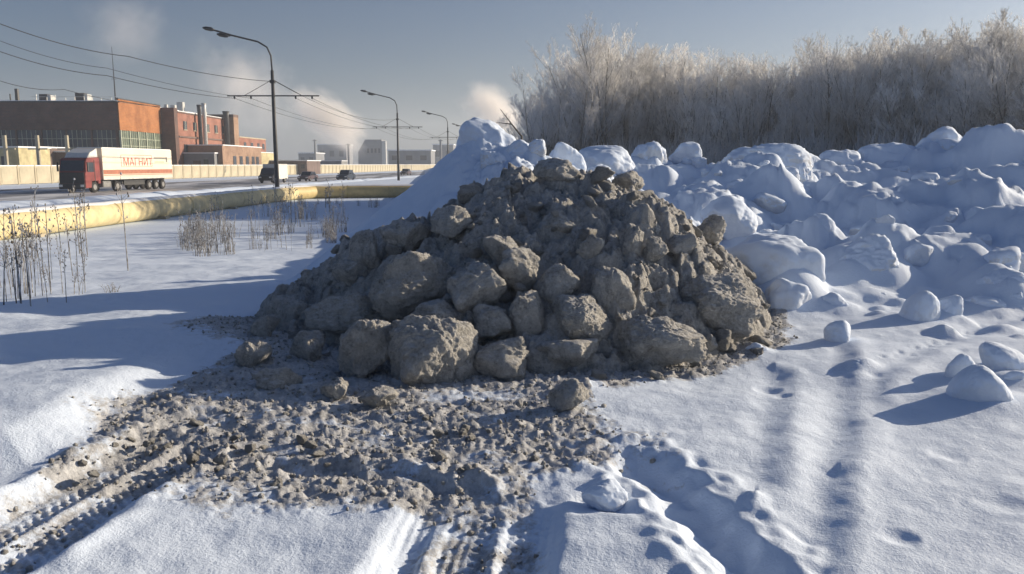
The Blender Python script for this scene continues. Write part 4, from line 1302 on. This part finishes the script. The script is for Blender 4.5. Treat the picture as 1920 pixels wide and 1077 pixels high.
for row in range(5):
    px = 965.0 + row * 9
    while px < 2060:
        Y = 62 - (px - 960) * .022 + row * 3.2 + tr.uniform(-1.2, 1.2)
        top = np.interp(px, *PROF) + tr.uniform(-6, 50) + (row < 1) * tr.uniform(0, 70)
        z = atY(px, top, Y).z
        gx = atY(px, 300, Y).x
        gz = float(base_ground(np.array([gx]), np.array([Y]))[0])
        H = max(2.5, (z - gz) / .97)
        if row == 4 and px < 1050: px += 30; continue
        tree(gx, Y, H, tr.randrange(5), ('front row', 'second row', 'third row', 'fourth row', 'back row')[row] + ' frosted bare tree of the grove ' + next(t for l, t in SECT if px < l))
        nT += 1
        px += tr.uniform(20, 31)
for px, top, Y, k, lab in ((1133, 50, 55, 1, 'tallest frosted tree at the left part of the grove'), (1085, 85, 53, 3, 'spreading frosted tree near the left end of the grove'),
                        (1020, 150, 52, 3, 'small spreading frosted tree at the left end of the grove'),
                        (1716, 55, 50, 5, 'dense dark crowned tree standing above the right part of the grove'), (1760, 58, 52, 5, 'second dense dark tree right of the other dark crown'),
                        (1880, 18, 46, 5, 'tall frosted tree at the right end of the grove')):
    p = atY(px, top, Y); tree(p.x, Y, (p.z + .3) / .97, k, lab)
for row in range(3):
    for k in range(9):
        c_ = 9.6 + k * 1.35 + tr.uniform(-.4, .4); t_ = 29 + row * 3.2 + tr.uniform(-1, 1)
        x_ = 6 + t_ * .866 - (c_ - 8.54) * .5 * .866; y_ = 12 + t_ * .5 + (c_ - 8.54) * .75
        if 960 + FPX * (x_ - 2.5) / y_ < 1925: continue
        tree(x_, y_, tr.uniform(6.8, 8.4), tr.choice((3, 5, 5)), 'frosted tree of the grove past its right end, outside the picture')
print('trees', nT)
# leaning bare snag at the left end
sn = MB(); a = atY(978, 256, 33); b = atY(938, 205, 33)
sn.tube([a - Vector((0, 0, .8)), a, a.lerp(b, .5) + Vector((.05, 0, -.08)), b], [.07, .05, .03, .012], 6)
sn.tube([a.lerp(b, .45), a.lerp(b, .6) + Vector((-.5, 0, -.1))], [.03, .01], 5)
tag(sn.build('leaning_snag', M['bark'], None, True), 'dark leaning bare snag behind the crest of the white heap', 'dead tree')

# thicket under the grove
def build_thicket():
    rs = np.random.RandomState(9)
    K = 26000
    px = rs.uniform(955, 2080, K)
    Y = 57 - (px - 960) * .022 + rs.uniform(-2, 5, K)
    X = (px - 960) / FPX * Y
    prof = np.clip((px - 955) / 140, .45, 1)
    z0 = base_ground(X, Y) + rs.uniform(0, 1, K) ** 1.6 * 2.6 * prof * (.8 + .5 * n2(X * .4, Y * .4, 4)) - .1
    L = rs.uniform(.5, 1.7, K)
    d = np.stack([rs.normal(0, .33, K), rs.normal(0, .3, K), np.ones(K)], 1); d /= np.linalg.norm(d, axis=1)[:, None]
    P0 = np.stack([X, Y, z0], 1); P1 = P0 + d * L[:, None]
    A = np.cross(d, rs.normal(size=(K, 3))); A /= np.linalg.norm(A, axis=1)[:, None]; B = np.cross(d, A)
    r = rs.uniform(.008, .020, K)[:, None]
    V = np.stack([P0 + A * r, P0 - A * r * .5 + B * r * .87, P0 - A * r * .5 - B * r * .87, P1], 1).reshape(-1, 3)
    b = np.arange(K)[:, None] * 4
    F = np.concatenate([np.concatenate([b + i, b + j, b + 3], 1) for i, j in ((0, 1), (1, 2), (2, 0))])
    me = np_mesh('thicket', V, F, M['twig'], False)
    fr = np.clip(.26 + .11 * (P1[:, 2] - .3) + rs.uniform(-.05, .12, K), 0, 1).astype(np.float32)  # paler with height: shade at the foot put into the colour
    at = me.attributes.new('frost_shade', 'FLOAT', 'POINT'); at.data.foreach_set('value', np.repeat(fr, 4))
    tag(link(bpy.data.objects.new('thicket', me)), 'dark tangled undergrowth filling the foot of the grove', 'undergrowth', kind='stuff')
build_thicket()

# ------------------------------------------------------------------ dry weeds
def weed_mesh(seed, kind):
    rr = random.Random(seed); m = MB()
    H = 1.0
    def stalk(x, y, h, lean, heads):
        top = Vector((x + lean, y + rr.uniform(-.06, .06), h))
        mid = Vector((x + lean * .35, y, h * .55))
        m.tube([(x, y, -.05), mid, top], [.009, .007, .004], 4)
        for k in range(heads):
            t = rr.uniform(.5, 1); p = mid.lerp(top, (t - .5) * 2)
            q = p + Vector((rr.uniform(-.09, .09), rr.uniform(-.09, .09), rr.uniform(.02, .12)))
            m.tube([p, q], [.003, .002], 3)
            m.tube([q - Vector((0, 0, .012)), q, q + Vector((0, 0, .022))], [.004, .013 * rr.uniform(.6, 1.4), .003], 5)
    if kind == 0:
        stalk(0, 0, H, rr.uniform(-.08, .08), 12)
    elif kind == 1:
        for k in range(5): stalk(rr.uniform(-.15, .15), rr.uniform(-.15, .15), H * rr.uniform(.5, 1), rr.uniform(-.15, .15), 5)
    else:
        for k in range(14): stalk(rr.uniform(-.2, .2), rr.uniform(-.2, .2), H * rr.uniform(.35, .9), rr.uniform(-.22, .22), 2)
    o = m.build('dry_weed', M['weed']); me = o.data; bpy.data.objects.remove(o)
    return me
mw, nt, b = mat_base('frosted_weed')
nt.links.new(ramp(nt, noise(nt, 14, 3), [(.38, (.085, .07, .055)), (.66, (.48, .50, .53))]), b.inputs['Base Color']); b.inputs['Roughness'].default_value = .9
M['weed'] = mw
WP = {k: [weed_mesh(600 + k * 10 + i, k) for i in range(4)] for k in (0, 1, 2)}
wr = random.Random(17)
def weed(px, py, hpx, kind, label):
    p = hit(px, py)
    o = link(bpy.data.objects.new('dry_weed', wr.choice(WP[kind])))
    g = float(base_ground(np.array([p.x]), np.array([p.y]))[0])
    s = hpx * p.y / FPX
    o.location = (p.x, p.y, g); o.scale = (max(s, .5) * wr.uniform(.8, 1.1),) * 2 + (s,); o.rotation_euler = (0, 0, wr.uniform(0, 6.3))
    tag(o, label, 'weed', 'frosted weeds in the left field')
for px, py, h, k, lab in ((36, 575, 190, 1, 'tall branching dry weed at the left edge of the field'), (58, 560, 130, 0, 'thin weed right of the tall branching one at the left edge'),
    (240, 505, 165, 0, 'tall single weed with a frosted head in front of the pipe'), (95, 545, 150, 0, 'slim pale weed in the left field near the tall branching one'),
    (620, 440, 95, 0, 'straight dark weed near the right end of the pipe'), (640, 425, 60, 0, 'short stalk beside the straight dark weed'),
    (425, 472, 70, 2, 'dark dense weed tuft in the middle of the field'), (380, 480, 62, 2, 'frosted weed tuft left of the dark dense one'),
    (355, 470, 50, 2, 'pale low tuft at the left of the tuft group'), (520, 400, 62, 1, 'brown seedy weed before the gap under the pipe'),
    (405, 410, 52, 1, 'brown headed weed standing against the pipe'), (545, 420, 88, 1, 'weed with dark seed heads rising over the bend of the pipe'),
    (210, 548, 22, 2, 'tiny tuft alone on the lit snow')):
    weed(px, py, h, k, lab)
for i in range(40):
    weed(wr.uniform(0, 165), wr.uniform(470, 570), wr.uniform(50, 130), wr.choice((0, 0, 1)), 'slender frosted weed among others at the left side of the field')
for i in range(44):
    weed(wr.uniform(340, 440), wr.uniform(435, 478), wr.uniform(30, 65), wr.choice((1, 2)), 'frosted weed in the tuft group at the middle of the field')
for i in range(62):
    px = wr.uniform(470, 650)
    weed(px, wr.uniform(395, 470) - (px - 560) * .12, wr.uniform(22, 60), wr.choice((0, 1, 2, 2)), 'frosted weed in the stand between the pipe and the heap')
for i in range(12):
    weed(wr.uniform(560, 720), wr.uniform(368, 390), wr.uniform(14, 26), 2, 'small weed at the foot of the far stretch of pipe')

# ------------------------------------------------------------------ smoke and haze
def plume(name, a, b, ra, rb, dens, label, seed=0, col=(1.0, .97, .94)):
    a = Vector(a); b = Vector(b); d = b - a; L = d.length
    bm = bmesh.new(); bmesh.ops.create_uvsphere(bm, u_segments=24, v_segments=16, radius=1)
    me = bpy.data.meshes.new(name); bm.to_mesh(me); bm.free()
    m = bpy.data.materials.new(name + '_vapour'); m.use_nodes = True; nt = m.node_tree; nt.nodes.clear()
    out = N(nt, 'ShaderNodeOutputMaterial'); pv = N(nt, 'ShaderNodeVolumePrincipled')
    nt.links.new(pv.outputs[0], out.inputs['Volume'])
    pv.inputs['Color'].default_value = (*col, 1); pv.inputs['Anisotropy'].default_value = .35
    tc = N(nt, 'ShaderNodeTexCoord')
    ln = N(nt, 'ShaderNodeVectorMath', operation='LENGTH'); nt.links.new(tc.outputs['Object'], ln.inputs[0])
    no = N(nt, 'ShaderNodeTexNoise'); no.inputs['Scale'].default_value = 1.7; no.inputs['Detail'].default_value = 5; no.inputs['Roughness'].default_value = .62
    mp = N(nt, 'ShaderNodeMapping'); mp.inputs['Location'].default_value = (seed, seed * 2, 0); mp.inputs['Scale'].default_value = (1, 1, 2.0 if L > 60 else 1)
    nt.links.new(tc.outputs['Object'], mp.inputs[0]); nt.links.new(mp.outputs[0], no.inputs['Vector'])
    fall = math_(nt, 'SUBTRACT', 1.0, ln.outputs['Value'], True)
    q = math_(nt, 'ADD', fall, math_(nt, 'MULTIPLY', math_(nt, 'SUBTRACT', no.outputs['Fac'], .56), 2.6), True)
    q = math_(nt, 'MULTIPLY', q, math_(nt, 'MULTIPLY', fall, 1.6))
    nt.links.new(math_(nt, 'MULTIPLY', q, dens), pv.inputs['Density'])
    me.materials.append(m)
    o = link(bpy.data.objects.new(name, me))
    o.location = (a + b) / 2; o.scale = (ra, rb, L / 2); o.rotation_euler = d.to_track_quat('Z', 'Y').to_euler()
    tag(o, label, 'smoke', kind='stuff')
YF = 330
plume('smoke_plume', atY(715, 285, YF), atY(520, 165, YF), 11, 12, .45, 'cream smoke drifting up to the left from the boiler house', 1)
plume('smoke_plume', atY(600, 240, YF + 20), atY(330, 90, YF + 20), 24, 22, .05, 'thin high smoke trailing over the factory', 4)
plume('smoke_plume', atY(1000, 255, YF), atY(850, 165, YF), 11, 12, .4, 'cream smoke puff rising left of the grove', 7)
plume('smoke_plume', atY(300, 120, YF + 30), atY(170, -20, YF + 30), 28, 26, .02, 'faint pinkish vapour at the top left', 9)

hz = MB().box(-1500, 1500, -1500, 1500, -2.6, 75)
mh = bpy.data.materials.new('frosty_air'); mh.use_nodes = True; nt = mh.node_tree; nt.nodes.clear()
out = N(nt, 'ShaderNodeOutputMaterial'); pv = N(nt, 'ShaderNodeVolumePrincipled'); nt.links.new(pv.outputs[0], out.inputs['Volume'])
pv.inputs['Density'].default_value = .0006; pv.inputs["Color"].default_value = (.88, .94, 1.0, 1); pv.inputs['Anisotropy'].default_value = .35
hz.build('haze', mh)['kind'] = 'stuff'
